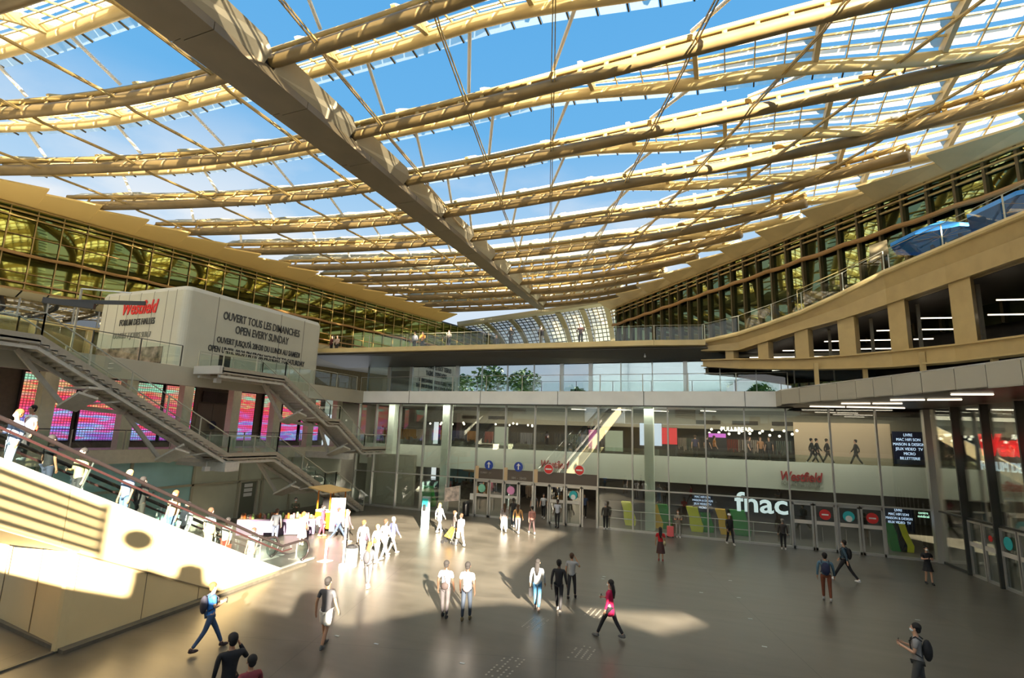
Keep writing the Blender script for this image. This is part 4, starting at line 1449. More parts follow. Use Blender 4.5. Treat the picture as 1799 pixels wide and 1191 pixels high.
# ---- slab band and upper recessed glazing
m = MB()
m.box((-28.4, 35.35, 8.08), (3.6, 40, 9.02))
sb = struct('floor_upper_slab', m, slabm, 'pale grey slab band above the tall glass')
m = MB()
for x in (-23.2, -17, -11, -5.1, 1.0):
    m.box((x - .015, 35.33, 8.06), (x + .015, 35.36, 9.03))
m.box((-28.4, 35.33, 8.0), (3.6, 35.37, 8.09))
m.build('panel_joints', alud, sb)
GY = 37.6
ux = [-29.0, -26.8, -24.6, -22.4, -20.2, -18, -15.8, -13.6, -11.4, -9.2, -7, -4.8, -2.6, -0.4, 1.8, 4.0, 6.2, 8.4]
for k in range(len(ux) - 1):
    g = MB().box((ux[k] + .03, GY, 9.02), (ux[k + 1] - .03, GY + .03, 11.4))
    o = struct('window_%d' % (40 + k), g, G_clear if k < 2 else G_mir, 'upper glass bay reflecting sky')
    big = k in (1, 2, 4, 8, 9, 12)
    MB().box((ux[k] - (.14 if big else .03), GY - .08, 9.02), (ux[k] + (.14 if big else .03), GY + .1, 11.5)).build('mullion_frame', alu, o)
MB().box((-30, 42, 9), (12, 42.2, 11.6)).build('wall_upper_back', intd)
bpy.data.objects['wall_upper_back']['kind'] = 'structure'
MB().box((-30, GY + .2, 11.5), (12, 44, 11.7)).build('ceiling_upper', intw)
bpy.data.objects['ceiling_upper']['kind'] = 'structure'
railing('upper_railing', [(-28.0, 35.45, 9.02), (3.4, 35.45, 9.02)], 'glass railing along the pale slab band', 1.15, 2.9, pm=railm, rm=alu, d_off=.02)
for k, (px, py, ln) in enumerate(((638, 641, .9), (876, 638, .7), (990, 638, .8), (1049, 637, .7), (1370, 650, .7))):
    p = gy(px, py, 37.2)
    o = MB().beam(p + Vector((-ln / 2, -.3, .1)), p + Vector((ln / 2, .2, .1)), .08, .04).build('strip_light', lampm)
    tag(o, 'short strip lamp above the upper glazing, %s from the left' % ORD[k], 'lamp', 'strip lamps above the upper glazing')
for k, px in enumerate((672, 1133, 808)):
    p = gy(px, 626, 35.8)
    t = thing('ceiling_camera', p, 'tiny camera under the terrace soffit, ' + ('left', 'right', 'middle')[k], 'camera')
    MB().beam(p, p + Vector((0, 0, .35)), .03, .03, (0, 1, 0)).build('stem', alu, t)
    MB().ell(p, (.07, .07, .09), 8, 6).build('housing', white, t)
# terrace balustrade
railing('terrace_railing', [(-29.5, 33.45, ZT + .05), (-16, 34.2, ZT + .05), (-4.3, 34.8, ZT + .05), (-1.2, 35.3, ZT + .05)], 'frameless glass railing on the upper terrace edge', 1.05, 3.4, pm=railm, rm=railm, d_off=.012, gm=glass('faint_glass', (.95, .97, .95), .04))
#@@RIGHT
# ================================================================== RIGHT SIDE
W0, W1 = Vector((10.23, 36.0, 0)), Vector((11.44, 28.4, 0))
wd = (W1 - W0).normalized()
wn = Vector((wd.y, -wd.x, 0))      # into the plaza is -x
if wn.x > 0: wn = -wn
def wp(s, z, off=0.0):
    return W0 + wd * s + wn * off + Vector((0, 0, z))
ss = [0.3, 2.72, 5.08, 7.45, 9.8, 12.2, 14.6, 17.0, 19.4, 21.8]
for k in range(len(ss) - 1):
    a, b_ = ss[k], ss[k + 1]
    g = MB().slab([wp(a + .03, TR), wp(b_ - .03, TR), wp(b_ - .03, ZF), wp(a + .03, ZF)], wn * -.03)
    o = struct('window_%d' % (60 + k), g, G_fac, 'tall side glass bay')
    m = MB()
    m.beam(wp(b_, 0, .05), wp(b_, ZF, .05), .34, .09, wd)
    m.beam(wp(a, TR, 0), wp(b_, TR, 0), .12, .08)
    m.build('mullion_frame', alud, o)
    if k == 0:
        MB().slab([wp(a, .1), wp(b_, .1), wp(b_, TR), wp(a, TR)], wn * -.03).build('lower_pane', G_fac, o)
        MB().beam(wp(a, .06), wp(b_, .06), .1, .12).build('sill', alud, o)
    else:
        n3 = 2
        t = thing('door_%d' % (20 + k), wp((a + b_) / 2, 0), 'dark framed side entrance doors', 'door')
        t['kind'] = 'structure'
        for q in range(2):
            s0 = a + .06 + q * (b_ - a) / 2
            s1_ = s0 + (b_ - a) / 2 - .08
            f = MB()
            f.beam(wp(s0 + .04, 0, .03), wp(s0 + .04, TR - .1, .03), .08, .08, wd)
            f.beam(wp(s1_ - .04, 0, .03), wp(s1_ - .04, TR - .1, .03), .08, .08, wd)
            f.beam(wp(s0, TR - .12, .03), wp(s1_, TR - .12, .03), .08, .1)
            f.beam(wp(s0, .06, .03), wp(s1_, .06, .03), .08, .12)
            l = f.build('leaf_frame', alu, t)
            MB().slab([wp(s0 + .08, .12), wp(s1_ - .08, .12), wp(s1_ - .08, TR - .18), wp(s0 + .08, TR - .18)], wn * -.02).build('pane', G_clear, l)
            MB().beam(wp(s0 + .08, 1.5, .06), wp(s1_ - .08, 1.5, .06), .03, .2).build('push_bar', MATS['bar_white'], l)
            if (k, q) in ((1, 1), (2, 0)):
                MB().disc(wp((s0 + s1_) / 2, 2.0, .07), .28 if k == 2 else .14, wn, .02).build('round_sticker', roundel[2] if k == 2 else roundel[3], l)
ib2 = struct('wall_interior_side', MB().slab([wp(-3, 0, -4.2), wp(24, 0, -4.2), wp(24, 8.1, -4.2), wp(-3, 8.1, -4.2)], -wn * .2), mat('umber_beige', (0.36, 0.34, 0.25), .6, noise=.08), 'beige inner wall behind the side glass')
MB().slab([wp(-3, 2.6, -4.1), wp(24, 2.6, -4.1), wp(24, 0, -4.1), wp(-3, 0, -4.1)], wn * .05).build('dark_lower_wall', intd, ib2)
for k in range(6):
    MB().beam(wp(2.5 + 3.4 * k, 0, -2.2), wp(2.5 + 3.4 * k, 8.1, -2.2), .35, .5, wd).build('pier', intw, ib2)
al = bpy.data.lights.new('side_light', 'AREA'); al.shape = 'RECTANGLE'; al.size = 16; al.size_y = 2; al.energy = 60; al.color = (1, .8, .55)
ao = bpy.data.objects.new('side_light', al); C.objects.link(ao); ao.location = wp(9, 7.9, -2.4); ao.rotation_euler = (0, 0, R(99))
t = thing('side_wordmark', wp(5.4, 5.4, -.4), 'large red lit Westfield letters over white FORUM DES letters behind the side glass', 'sign')
text('red_letters', 'Westfield', 1.35, wp(3.35, 5.75, -.5), wd, (0, 0, 1), redlit, t, shear=.22, depth=.05, align='LEFT', bold=.05, squeeze=1.0)
text('white_letters', 'FORUM DES HALLES', .62, wp(3.35, 5.02, -.5), wd, (0, 0, 1), wlit, t, depth=.03, align='LEFT', squeeze=.95)
# lower grey canopy slab curving toward the viewer
low_px = [(1373, 712), (1442, 706), (1505, 701), (1569, 696), (1680, 687), (1799, 677), (1950, 664)]
LC = [gz(px, py, 8.1) for px, py in low_px]
m = MB()
poly = [Vector((3.0, 36.2, 8.1))] + LC + [Vector((24, 12, 8.1)), Vector((24, 40, 8.1)), Vector((3.0, 40, 8.1))]
m.slab(poly, (0, 0, .06))
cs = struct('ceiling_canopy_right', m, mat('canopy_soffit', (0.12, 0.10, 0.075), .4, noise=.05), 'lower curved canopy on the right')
m = MB()
m.slab([p + Vector((0, 0, .85)) for p in poly], (0, 0, .06))
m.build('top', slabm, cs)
m = MB()
pl = [Vector((2.7, 35.4, 8.1))] + LC
for i in range(len(pl) - 1):
    a, b_ = pl[i], pl[i + 1]
    n = 2 if i else 1
    for q in range(n):
        c, d_ = a.lerp(b_, q / n + .004), a.lerp(b_, (q + 1) / n - .004)
        m.slab([c, d_, d_ + Vector((0, 0, .9)), c + Vector((0, 0, .9))], (.05, .1, 0))
m.build('edge_panels', mat('warm_grey_panel', (0.42, 0.40, 0.33), .45), cs)
for k, (px, py, px2, py2) in enumerate(((1671, 693, 1745, 693), (1564, 703, 1625, 702.5), (1629, 702.5, 1690, 702), (1478, 709, 1529, 709), (1533, 709, 1585, 709), (1423, 714, 1484, 715), (1488, 715, 1589, 717))):
    a, b_ = gz(px, py, 8.06), gz(px2, py2, 8.06)
    o = MB().beam(a, b_, .12, .05).build('strip_light', lampm)
    tag(o, 'long strip lamp in the underside of the right canopy, %s' % ('rightmost', 'second row left', 'second row right', 'third row left', 'third row right', 'farthest row left', 'farthest row right')[k], 'lamp', 'strip lamps in the right canopy')
# recessed dark glazing between lower canopy and gold frame
m = MB()
rg = [Vector((p.x + 1.6, p.y + 3.2, 0)) for p in RBOT]
for i in range(len(rg) - 1):
    m.slab([rg[i] + Vector((0, 0, 9.0)), rg[i + 1] + Vector((0, 0, 9.0)), rg[i + 1] + Vector((0, 0, 9.7)), rg[i] + Vector((0, 0, 9.7))], (.02, .03, 0))
o = struct('window_80', m, glass('dim_glass', (.3, .33, .3), .18), 'dark recessed glazing above the lower canopy')
m = MB()
for i in range(len(rg) - 1):
    for q in range(3):
        c = rg[i].lerp(rg[i + 1], q / 3)
        m.beam(c + Vector((-.03, -.05, 9.0)), c + Vector((-.03, -.05, 9.7)), .08, .08, (0, 1, 0))
m.build('mullions', alud, o)
MB().slab([Vector((6, 40.5, 8.9)), Vector((22, 27, 8.9)), Vector((22, 27, 18.5)), Vector((6, 40.5, 15))], (.2, .2, 0)).build('dark_back', intd, o)
for k, px in enumerate((1436, 1522, 1624, 1750)):
    a = gz(px, {1436: 680, 1522: 678, 1624: 668, 1750: 655}[px], 9.0)
    o = MB().box((a.x - .1, a.y - .1, 8.98), (a.x + .1, a.y + .1, 10.3)).build('slim_gold_column', ochre)
    tag(o, 'slim gold column between lower canopy and gold frame, %s from the left' % ORD[k], 'column', 'slim gold columns on the lower canopy')
# gold vierendeel frame
t = thing('gold_frame', RBOT[3], 'ochre painted curved steel frame with square openings under the right terrace', 'steel frame')
def interp(A, f):
    n = 8
    i = min(len(A) - 2, int(f * n))
    return A[i].lerp(A[i + 1], f * n - i)
inw = Vector((.35, .6, 0))
def chord(A, B, th, nm, mm):
    m = MB()
    for i in range(len(A) - 1):
        m.slab([A[i], A[i + 1], B[i + 1], B[i]], th)
    return m.build(nm, mm, t)
chord(RBOT, RBT, inw * .6, 'bottom_chord', ochre)
m = MB()
for i in range(len(RBOT) - 1):
    for z, L in ((RBOT, 0), (RBT, 0)):
        m.slab([z[i] - inw * .3, z[i + 1] - inw * .3, z[i + 1] + inw * .8, z[i] + inw * .8], (0, 0, .07))
m.build('bottom_flanges', ochre, t)
LIPU = [p - Vector((0, 0, .12)) for p in RLIP]
LIPM = [RLIP[i].lerp(RCT[i], .5) for i in range(len(RLIP))]
chord(LIPM, RCT, inw * .6, 'top_chord', ochre)
m = MB()
for i in range(len(RLIP) - 1):
    m.slab([RLIP[i] - inw * .25, RLIP[i + 1] - inw * .25, LIPM[i + 1] + inw * .1, LIPM[i] + inw * .1], (0, 0, .05))
    m.slab([RCT[i] - inw * .25, RCT[i + 1] - inw * .25, RCT[i + 1] + inw * .8, RCT[i] + inw * .8], (0, 0, .07))
m.build('sloped_fascia', ochre, t)
m = MB()
m.sweep([p - inw * .25 + Vector((0, 0, -.06)) for p in RLIP], .14, 8)
m.build('lip_edge', goldl, t)
px_f = {1235: 0, 1300: 1, 1360: 2, 1415: 3, 1492: 4, 1569: 5, 1680: 6, 1799: 7, 1900: 8}
ks = sorted(px_f)
def fpx(px):
    if px > 1900: return 1 + (px - 1900) / 200 / 8
    for i in range(len(ks) - 1):
        if ks[i] <= px <= ks[i + 1]: return (i + (px - ks[i]) / (ks[i + 1] - ks[i])) / (len(ks) - 1)
for k, (pa, pb) in enumerate(((1276, 1290), (1334, 1352), (1400, 1424), (1478, 1508), (1569, 1603), (1682, 1726), (1830, 1880), (1990, 2060), (2190, 2260), (2390, 2460))):
    a0, a1 = interp(RBT, fpx(pa)), interp(RBT, fpx(pb))
    c0, c1 = interp(RCT, fpx(pa)), interp(RCT, fpx(pb))
    MB().slab([a0, a1, Vector((a1.x, a1.y, c1.z)), Vector((a0.x, a0.y, c0.z))], inw * .9).build('post', ochre, t)
# dark room behind the gold frame, ceiling with lamps
m = MB()
for i in range(len(RCT) - 1):
    p, q = RCT[i], RCT[i + 1]
    m.slab([p + inw * .9, q + inw * .9, q + Vector((5, 7, .3)), p + Vector((5, 7, .3))], (0, 0, .1))
m.build('ceiling_deck', mat('dark_room_ceiling', (0.06, 0.05, 0.042), .6), t)
m = MB()
for i in range(len(RBT) - 1):
    p, q = RBT[i], RBT[i + 1]
    m.slab([p + inw * .6, q + inw * .6, q + Vector((5, 7, 0)), p + Vector((5, 7, 0))], (0, 0, -.1))
    m.slab([p + Vector((5, 7, 0)), q + Vector((5, 7, 0)), Vector((q.x + 5, q.y + 7, RCT[i + 1].z + .4)), Vector((p.x + 5, p.y + 7, RCT[i].z + .4))], (.1, .1, 0))
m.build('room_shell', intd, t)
m = MB()
for i in range(1, len(RBT) - 1):
    p = interp(RBT, (i + .35) / 8) + inw * 2.2
    q = interp(RCT, (i + .35) / 8)
    m.box((p.x - .07, p.y - .07, p.z), (p.x + .07, p.y + .07, q.z))
build_each(m, 'inner_post', mat('inner_post_grey', (.2, .17, .12), .5), t)
for k, (x0, x1, y) in enumerate(((1317, 1400, 628), (1375, 1480, 616), (1400, 1481, 627), (1448, 1480, 600), (1510, 1572, 598), (1510, 1572, 613), (1540, 1570, 581), (1605, 1640, 596), (1612, 1688, 579), (1617, 1686, 559), (1735, 1799, 553), (1750, 1799, 527))):
    f = fpx(min(1899, x0 + 20))
    zc = interp(RCT, f).z
    pB = interp(RBT, f)
    D = Vector((pB.x, pB.y, 0)).length + 2.4
    def at_d(px, py):
        d = ray(px, py)
        return E0 + d * (D / math.hypot(d.x, d.y))
    a, b_ = at_d(x0, y), at_d(x1, y - 1)
    o = MB().beam(a, b_, .05, .05).build('strip_light', lampm)
    tag(o, 'strip lamp in the dark room behind the gold frame, %s from the far end' % ORD[k], 'lamp', 'strip lamps behind the gold frame')
# terrace behind the gold lip
m = MB()
for i in range(len(RLIP) - 1):
    p, q = RLIP[i] - Vector((0, 0, .12)), RLIP[i + 1] - Vector((0, 0, .12))
    m.slab([p, q, q + Vector((6, 8, 0)), p + Vector((6, 8, 0))], (0, 0, -.06))
struct('floor_terrace_right', m, MATS['terrace_paving'], 'sloping terrace deck above the gold frame')
railing('terrace_railing', [p + inw * .1 for p in RLIP], 'glass railing with slim posts along the curved gold lip', 1.15, 3.2, pm=railm, rm=railm, d_off=.015, gm=MATS['faint_glass'])
# terrace parasols
bl = mat('parasol_blue', (0.05, 0.34, 0.95), .6)
for k, (px, py, s_) in enumerate(((1652, 396, 2.3), (1850, 332, 3.0))):
    f = fpx(min(px, 1899))
    base = interp(RLIP, f) + Vector((2.6, 4.2, 0))
    D = math.hypot(base.x, base.y)
    d = ray(px, py)
    top_ = E0 + d * (D / math.hypot(d.x, d.y))
    t = thing('parasol', Vector((top_.x, top_.y, base.z - .1)), 'blue parasol on the right terrace, ' + ('left one' if k == 0 else 'at the frame edge'), 'parasol', 'blue parasols on the right terrace')
    m = MB()
    n = 8
    rim = [top_ + Vector((math.cos(2 * math.pi * q / n) * s_, math.sin(2 * math.pi * q / n) * s_, -.75)) for q in range(n)]
    pk = top_ + Vector((0, 0, .25))
    m._add([pk] + rim + [p + Vector((0, 0, -.18)) for p in rim], [(0, 1 + q, 1 + (q + 1) % n) for q in range(n)] + [(1 + q, 1 + n + q, 1 + n + (q + 1) % n, 1 + (q + 1) % n) for q in range(n)])
    m.build('canopy', bl, t)
    MB().tube(Vector((top_.x, top_.y, base.z - .1)), pk, .04, 8).build('pole', white, t)
    m = MB()
    for q in range(n): m.beam(pk - Vector((0, 0, .9)), rim[q].lerp(pk, .4) - Vector((0, 0, .05)), .02, .02)
    m.build('ribs', white, t)
t = thing('awning_sign', interp(RLIP, fpx(1545)) + Vector((2.2, 3.4, 0)), 'dull tan tilted sign board on the right terrace', 'sign board')
p = interp(RLIP, fpx(1545)) + Vector((2.2, 3.4, 0))
D = math.hypot(p.x, p.y)
pts = []
for px, py in ((1527, 432), (1557, 421), (1560, 446), (1528, 459)):
    d = ray(px, py)
    pts.append(E0 + d * (D / math.hypot(d.x, d.y)))
MB().slab(pts, (.05, .08, 0)).build('board', mat('tan_board', (0.22, .18, .10), .6), t)
MB().tube(Vector((pts[2].x, pts[2].y, p.z)), pts[2], .03, 6).build('pole', white, t)
m = MB()
pa = []
for px, py in ((1400, 510), (1480, 474), (1560, 436), (1680, 392), (1799, 340)):
    q = interp(RLIP, fpx(px)) + Vector((2.6, 4.0, 0))
    D = math.hypot(q.x, q.y); d = ray(px, py)
    pa.append(E0 + d * (D / math.hypot(d.x, d.y)))
m.sweep(pa, .025, 6)
for q in pa[::2]: m.tube(Vector((q.x, q.y, interp(RLIP, .6).z - 1.2)), q, .02, 6)
tag(m.build('lamp_cable', goldl), 'pale gold cable rail strung along the right terrace', 'cable')

# ================================================================== BEHIND THE VIEWER: the near gallery, and added walls whose openings shape the low sun
def sunmap(p, Y):
    t_ = (p.y - Y) / -(-math.cos(SUN_B)) if False else (p.y - Y) / (-math.cos(SUN_B))
    return Vector((p.x + math.sin(SUN_B) * t_, Y, p.z + t_ * math.tan(SUN_E)))
WY = -6.0
sc_ = frit('frosted_blocker_glass', (0.42, 0.47, 0.52), 0.0)  # lets the unseen blockers glow from behind and brighten the facade
m = MB()
cre = mat('back_wall_render', (0.34, 0.30, 0.22), .7, noise=.08)
# unseen blockers cut to trim the sun patches: stepped sill, header, side piece
sill = [(-90, 0), (45, 0), (45, 16.5), (21.1, 16.4), (17.5, 14.5), (13.4, 12.0), (12.5, 10.9), (14.6, 10.55), (19.3, 11.1), (19.5, 10.8), (16.5, 9.95), (14.5, 10.3), (11.5, 10.2), (8.8, 9.6), (4.6, 8.35), (4.0, 8.4), (3.95, 9.3), (2.7, 9.25), (2.6, 8.35), (-.5, 8.3), (-1.0, 8.75), (-1.5, 8.8), (-1.6, 9.3), (-2.0, 9.3), (-2.1, 8.7), (-3.0, 8.85), (-3.1, 7.95), (-14, 7.95), (-90, 9.5)]
m.slab([Vector((x, WY, z)) for x, z in sill], (0, -.4, 0))
bw = struct('wall_back', m, cre, 'added unseen rear wall, its opening cut to shape the sun patches')
m = MB()
m.slab([Vector((x, WY, z)) for x, z in ((8.6, 16.2), (21.1, 16.4), (45, 16.5), (60, 29.5), (-90, 29.5), (-90, 18.0), (-14, 18.0), (-14, 11), (-9.5, 11.2), (-8, 12.6), (-4.7, 12.7), (-2.6, 12.8), (-.2, 12.9), (0, 13.7), (1.8, 14.6), (4.5, 15.3))], (0, -.4, 0))
m.build('lintel_blocker', sc_, bw)  # unseen blocker cut to keep stairs, deck and stall out of the sun
m = MB()
m.slab([Vector((x, WY, z)) for x, z in ((-20, 7.9), (-14.02, 7.9), (-14.02, 17.98), (-20, 17.98))], (0, -.4, 0))
m.build('side_blocker', sc_, bw)  # unseen blocker added to keep sun off the left screens
m = MB()
for k in range(5):
    c = sunmap(Vector((-16.2, 8.4, 3.1 + .27 * k)), WY + .3)
    m.beam(c + Vector((-1.6, 0, .18)), c + Vector((1.05, 0, -.04)), .04, .21)
c = sunmap(Vector((-16.2, 8.4, 3.1)), WY + .3)
m.beam(c + Vector((1.05, 0, -.3)), c + Vector((1.05, 0, 1.3)), .12, .04, (0, 1, 0))
m.build('slatted_grille', cre, bw)
c = sunmap(Vector((-16.65, 11.25, 2.47)), WY + .2)
m = MB().disc(c, .30, tosun, .03)
m.tube(c, (c.x, c.y, 7.9), .02, 6)
m.build('shadow_disc', cre, bw)  # unseen disc added to cast the round spot on the escalator cladding
m = MB()
c = sunmap(Vector((-10.9, 14.6, 0)), WY + .2)
m.beam((c.x, c.y, 7.5), (c.x + .1, c.y, 9.6), .12, .12, (0, 1, 0))
c = sunmap(Vector((-8.6, 16.6, 0)), WY + .2)
m.beam((c.x, c.y, 8), (c.x, c.y, 10.2), .12, .12, (0, 1, 0))
m.build('gallery_posts', cre, bw)
m = MB()
m.box((-6.3, -5.8, 4.2), (18, .9, 4.5))
m.box((-6.3, .75, 4.5), (18, .9, 5.1))
struct('floor_near_gallery', m, conc, 'gallery floor the viewer stands on')
# trees of the garden behind
def tree(x, y, h, r_, label):
    t = thing('tree', (x, y, 11.5), label, 'tree', 'garden trees behind the viewer')
    MB().sweep([(x, y, 11.5), (x + .1, y, 11.5 + h * .4), (x, y + .1, 11.5 + h * .6)], [.2, .15, .08], 8).build('trunk', BARK, t)
    m = MB()
    for k in range(520):
        a, b_, c = random.gauss(0, 1), random.gauss(0, 1), random.gauss(0, 1)
        L = math.sqrt(a * a + b_ * b_ + c * c) or 1
        q = random.random() ** .4
        p = Vector((x + a / L * r_ * q, y + b_ / L * r_ * q, 11.5 + h * .66 + c / L * r_ * .85 * q))
        s = random.uniform(.2, .45)
        u_ = Vector((random.uniform(-1, 1), random.uniform(-1, 1), random.uniform(-.6, .6))).normalized() * s
        v_ = u_.cross(Vector((random.uniform(-1, 1), random.uniform(-1, 1), 1)).normalized())
        m.quad(p - u_ - v_, p + u_ - v_, p + u_ + v_, p - u_ + v_)
    o = m.build('crown', LEAF, t)
for k, (x, y, h, r_) in enumerate(((-69, -35, 8, 3.2), (-61, -40, 9, 3.6), (-50, -33, 9.5, 4.2), (-43, -37, 9, 4), (-30, -36, 4.5, 2), (-15.5, -34, 8.5, 3.4), (-9, -36, 9, 3.6), (-3, -42, 9.5, 3.8), (6, -38, 5.5, 2.4), (18, -44, 6, 2.4))):
    tree(x, y, h, r_, 'leafy garden tree mirrored in the upper glazing, %s' % ORD[k])
#@@PROPS
# ================================================================== PROPS ON THE PLAZA
# food stall: table with a lilac cloth, jars and pastries
tbl0, tbl1 = Vector((-25.4, 22.6, 0)), Vector((-22.2, 25.1, 0))
td_ = (tbl1 - tbl0).normalized()
tn = Vector((td_.y, -td_.x, 0))
t = thing('stall_table', tbl0.lerp(tbl1, .5), 'long stall table draped with grey lilac cloth under the stairs', 'table')
L = (tbl1 - tbl0).length
MB().slab([tbl0 + tn * .4 + Vector((0, 0, .82)), tbl1 + tn * .4 + Vector((0, 0, .82)), tbl1 - tn * .4 + Vector((0, 0, .82)), tbl0 - tn * .4 + Vector((0, 0, .82))], (0, 0, .04)).build('table_top', brownp, t)
m = MB()
for s_ in (0.05, L * .5, L - .05):
    for q in (-.35, .35):
        p = tbl0 + td_ * s_ + tn * q
        m.box((p.x - .025, p.y - .025, 0), (p.x + .025, p.y + .025, .82))
build_each(m, 'leg', black, t)
rows = []
for j in range(5):
    rows.append([tbl0 + td_ * (L * i / 40) + tn * (.42 + .03 * math.sin(i * 1.3) * j / 4) + Vector((0, 0, .85 - .82 * j / 4)) for i in range(41)])
m = MB().grid(rows)
m.build('cloth_skirt', mat('lilac_cloth', (0.085, 0.06, 0.11), .8), t)
goods = [mat('pastry', (.2, .09, .04), .7), mat('orange_jar', (.4, .10, .02), .3), mat('cream_jar', (.3, .25, .18), .4), mat('pink_box', (.3, .12, .12), .5), mat('green_jar', (.2, .3, .1), .3)]
gn_ = ['brown pastry', 'orange jar', 'cream jar', 'pink box', 'green jar']
for k in range(26):
    s_ = .15 + (L - .3) * k / 25
    p = tbl0 + td_ * s_ + tn * random.uniform(-.28, .28) + Vector((0, 0, .86))
    c = k % 5
    h = random.uniform(.14, .3)
    o = MB().lathe(p, [(.07, 0), (.075, h * .7), (.05, h * .8), (.055, h)], 8).build('goods_jar', goods[c])
    tag(o, '%s standing on the lilac stall table' % gn_[c], 'jar', '%ss on the stall table' % gn_[c])
p = gz(500, 955, 0)
t = thing('notice_board', (-22.3, 21.7, 0), 'white menu panel in front of the stall table', 'sign board')
MB().slab([(-22.75, 21.45, .55), (-21.95, 22.05, .55), (-21.95, 22.05, 1.1), (-22.75, 21.45, 1.1)], (.02, -.03, 0)).build('panel', white, t)
m = MB(); m.box((-22.7, 21.5, 0), (-22.66, 21.54, .56)); m.box((-22.04, 22.0, 0), (-22.0, 22.04, .56))
build_each(m, 'leg', white, t)
# orange three wheeled food cart with a raised canopy
K = Vector((-22.1, 26.0, 0))
t = thing('food_cart', K, 'orange three wheeled food cart with a propped wooden canopy beside the stall', 'food cart')
org = mat('cart_orange', (0.42, 0.15, 0.012), .4)
red_ = mat('cart_red', (0.75, 0.10, 0.02), .4)
def kb(a, b_): return (K + Vector(a)), (K + Vector(b_))
m = MB().slab([K + Vector((-.55, -.6, .25)), K + Vector((.55, -.6, .25)), K + Vector((.5, -.55, 1.15)), K + Vector((-.5, -.55, 1.15))], (0, 1.5, 0))
m.build('body', org, t)
MB().box(*kb((-.45, -.62, 1.15), (.45, .85, 1.25))).build('counter', white, t)
m = MB()
for x, y in ((-.45, -.5), (.45, -.5), (-.45, .8), (.45, .8)): m.beam(K + Vector((x, y, 1.2)), K + Vector((x, y, 2.3)), .06, .06, (0, 1, 0))
build_each(m, 'post', org, t)
MB().slab([K + Vector((-1.0, -.8, 2.45)), K + Vector((.7, -.8, 2.25)), K + Vector((.7, 1.0, 2.25)), K + Vector((-1.0, 1.0, 2.45))], (0, 0, .07)).build('canopy', mat('plywood', (.75, .5, .2), .5), t)
MB().box(*kb((-.25, -.3, 1.3), (.3, .5, 1.95))).build('oven', black, t)
MB().ell(K + Vector((-.75, -.5, .45)), (.35, .3, .45), 12, 8).build('mudguard', red_, t, True)
MB().ell(K + Vector((0, -.72, .62)), (.3, .12, .3), 12, 8).build('front_nose', white, t, True)
for x in (-.6, .6):
    MB().disc(K + Vector((x, .5, .28)), .28, (1, 0, 0), .1).build('wheel', black, t)
MB().disc(K + Vector((-.05, -.75, .25)), .25, (1, 0, 0), .1).build('wheel', black, t)
# pink and white roll-up banner
B = gz(590, 938, 0)
t = thing('roll_up_banner', B, 'pink and white roll-up banner beside the orange food cart', 'banner')
MB().slab([B + Vector((-.35, -.2, .15)), B + Vector((.35, .2, .15)), B + Vector((.35, .2, 2.0)), B + Vector((-.35, -.2, 2.0))], (-.01, .02, 0)).build('sheet', mat('banner_sheet', (.3, .3, .3), .6), t)
mg = mat('banner_magenta', (.8, .03, .4), .5)
m = MB()
for z0, z1 in ((1.35, 1.6), (1.1, 1.28)):
    m.slab([B + Vector((-.30, -.19, z0)), B + Vector((.30, .16, z0)), B + Vector((.30, .16, z1)), B + Vector((-.30, -.19, z1))], (.02, -.03, 0))
m.build('stripes', mg, t)
text('banner_letters', 'ROLL', .28, B + Vector((0.02, -.03, .75)), (.87, .5, 0), (0, 0, 1), mg, t)
text('banner_letters', '24/7', .28, B + Vector((0.02, -.03, .45)), (.87, .5, 0), (0, 0, 1), mg, t)
MB().box(B + Vector((-.4, -.2, 0)), B + Vector((.4, .2, .15))).build('base', black, t)
# white pole with box base, grey litter bin, bollard
P = gz(602, 998, 0)
t = thing('white_post', P, 'tall slim white post by the mottled bin', 'post')
MB().tube(P, P + Vector((0, 0, 2.45)), .045, 10).build('pole', white, t)
MB().box(P - Vector((.12, .12, 0)), P + Vector((.12, .12, .18))).build('base', white, t)
P = gz(612, 996, 0) + Vector((.05, .1, 0))
t = thing('litter_bin', P, 'mottled blue grey cylindrical litter bin beside the white post', 'bin')
MB().lathe(P, [(.26, 0), (.27, .75), (.28, .8)], 16).build('shell', mat('mottled_bin', (.16, .2, .21), .5, noise=.7, nscale=9), t)
MB().lathe(P + Vector((0, 0, .8)), [(.28, 0), (.2, .1), (.05, .12)], 16).build('lid', black, t)
P = gz(571, 986, 0)
t = thing('bollard', P, 'short white bollard at the foot of the escalator', 'bollard')
MB().tube(P, P + Vector((0, 0, .95)), .05, 10).build('post', white, t)
MB().box(P - Vector((.25, .25, 0)), P + Vector((.25, .25, .03))).build('base_plate', alu, t)
# teal sanitiser totem
P = gz(746, 930, 0)
t = thing('sanitiser_totem', P, 'tall white and teal totem with a dark dispenser standing in the sun', 'totem')
MB().box(P - Vector((.22, .12, 0)), P + Vector((.22, .12, 1.95))).build('body', mat('totem_white', (.30, .42, .44), .4), t)
MB().box(P + Vector((-.2, -.14, 1.35)), P + Vector((.2, -.12, 1.85))).build('teal_panel', mat('totem_teal', (.03, .42, .42), .4), t)
MB().box(P + Vector((-.08, -.24, 1.15)), P + Vector((.08, -.13, 1.5))).build('dispenser', black, t)
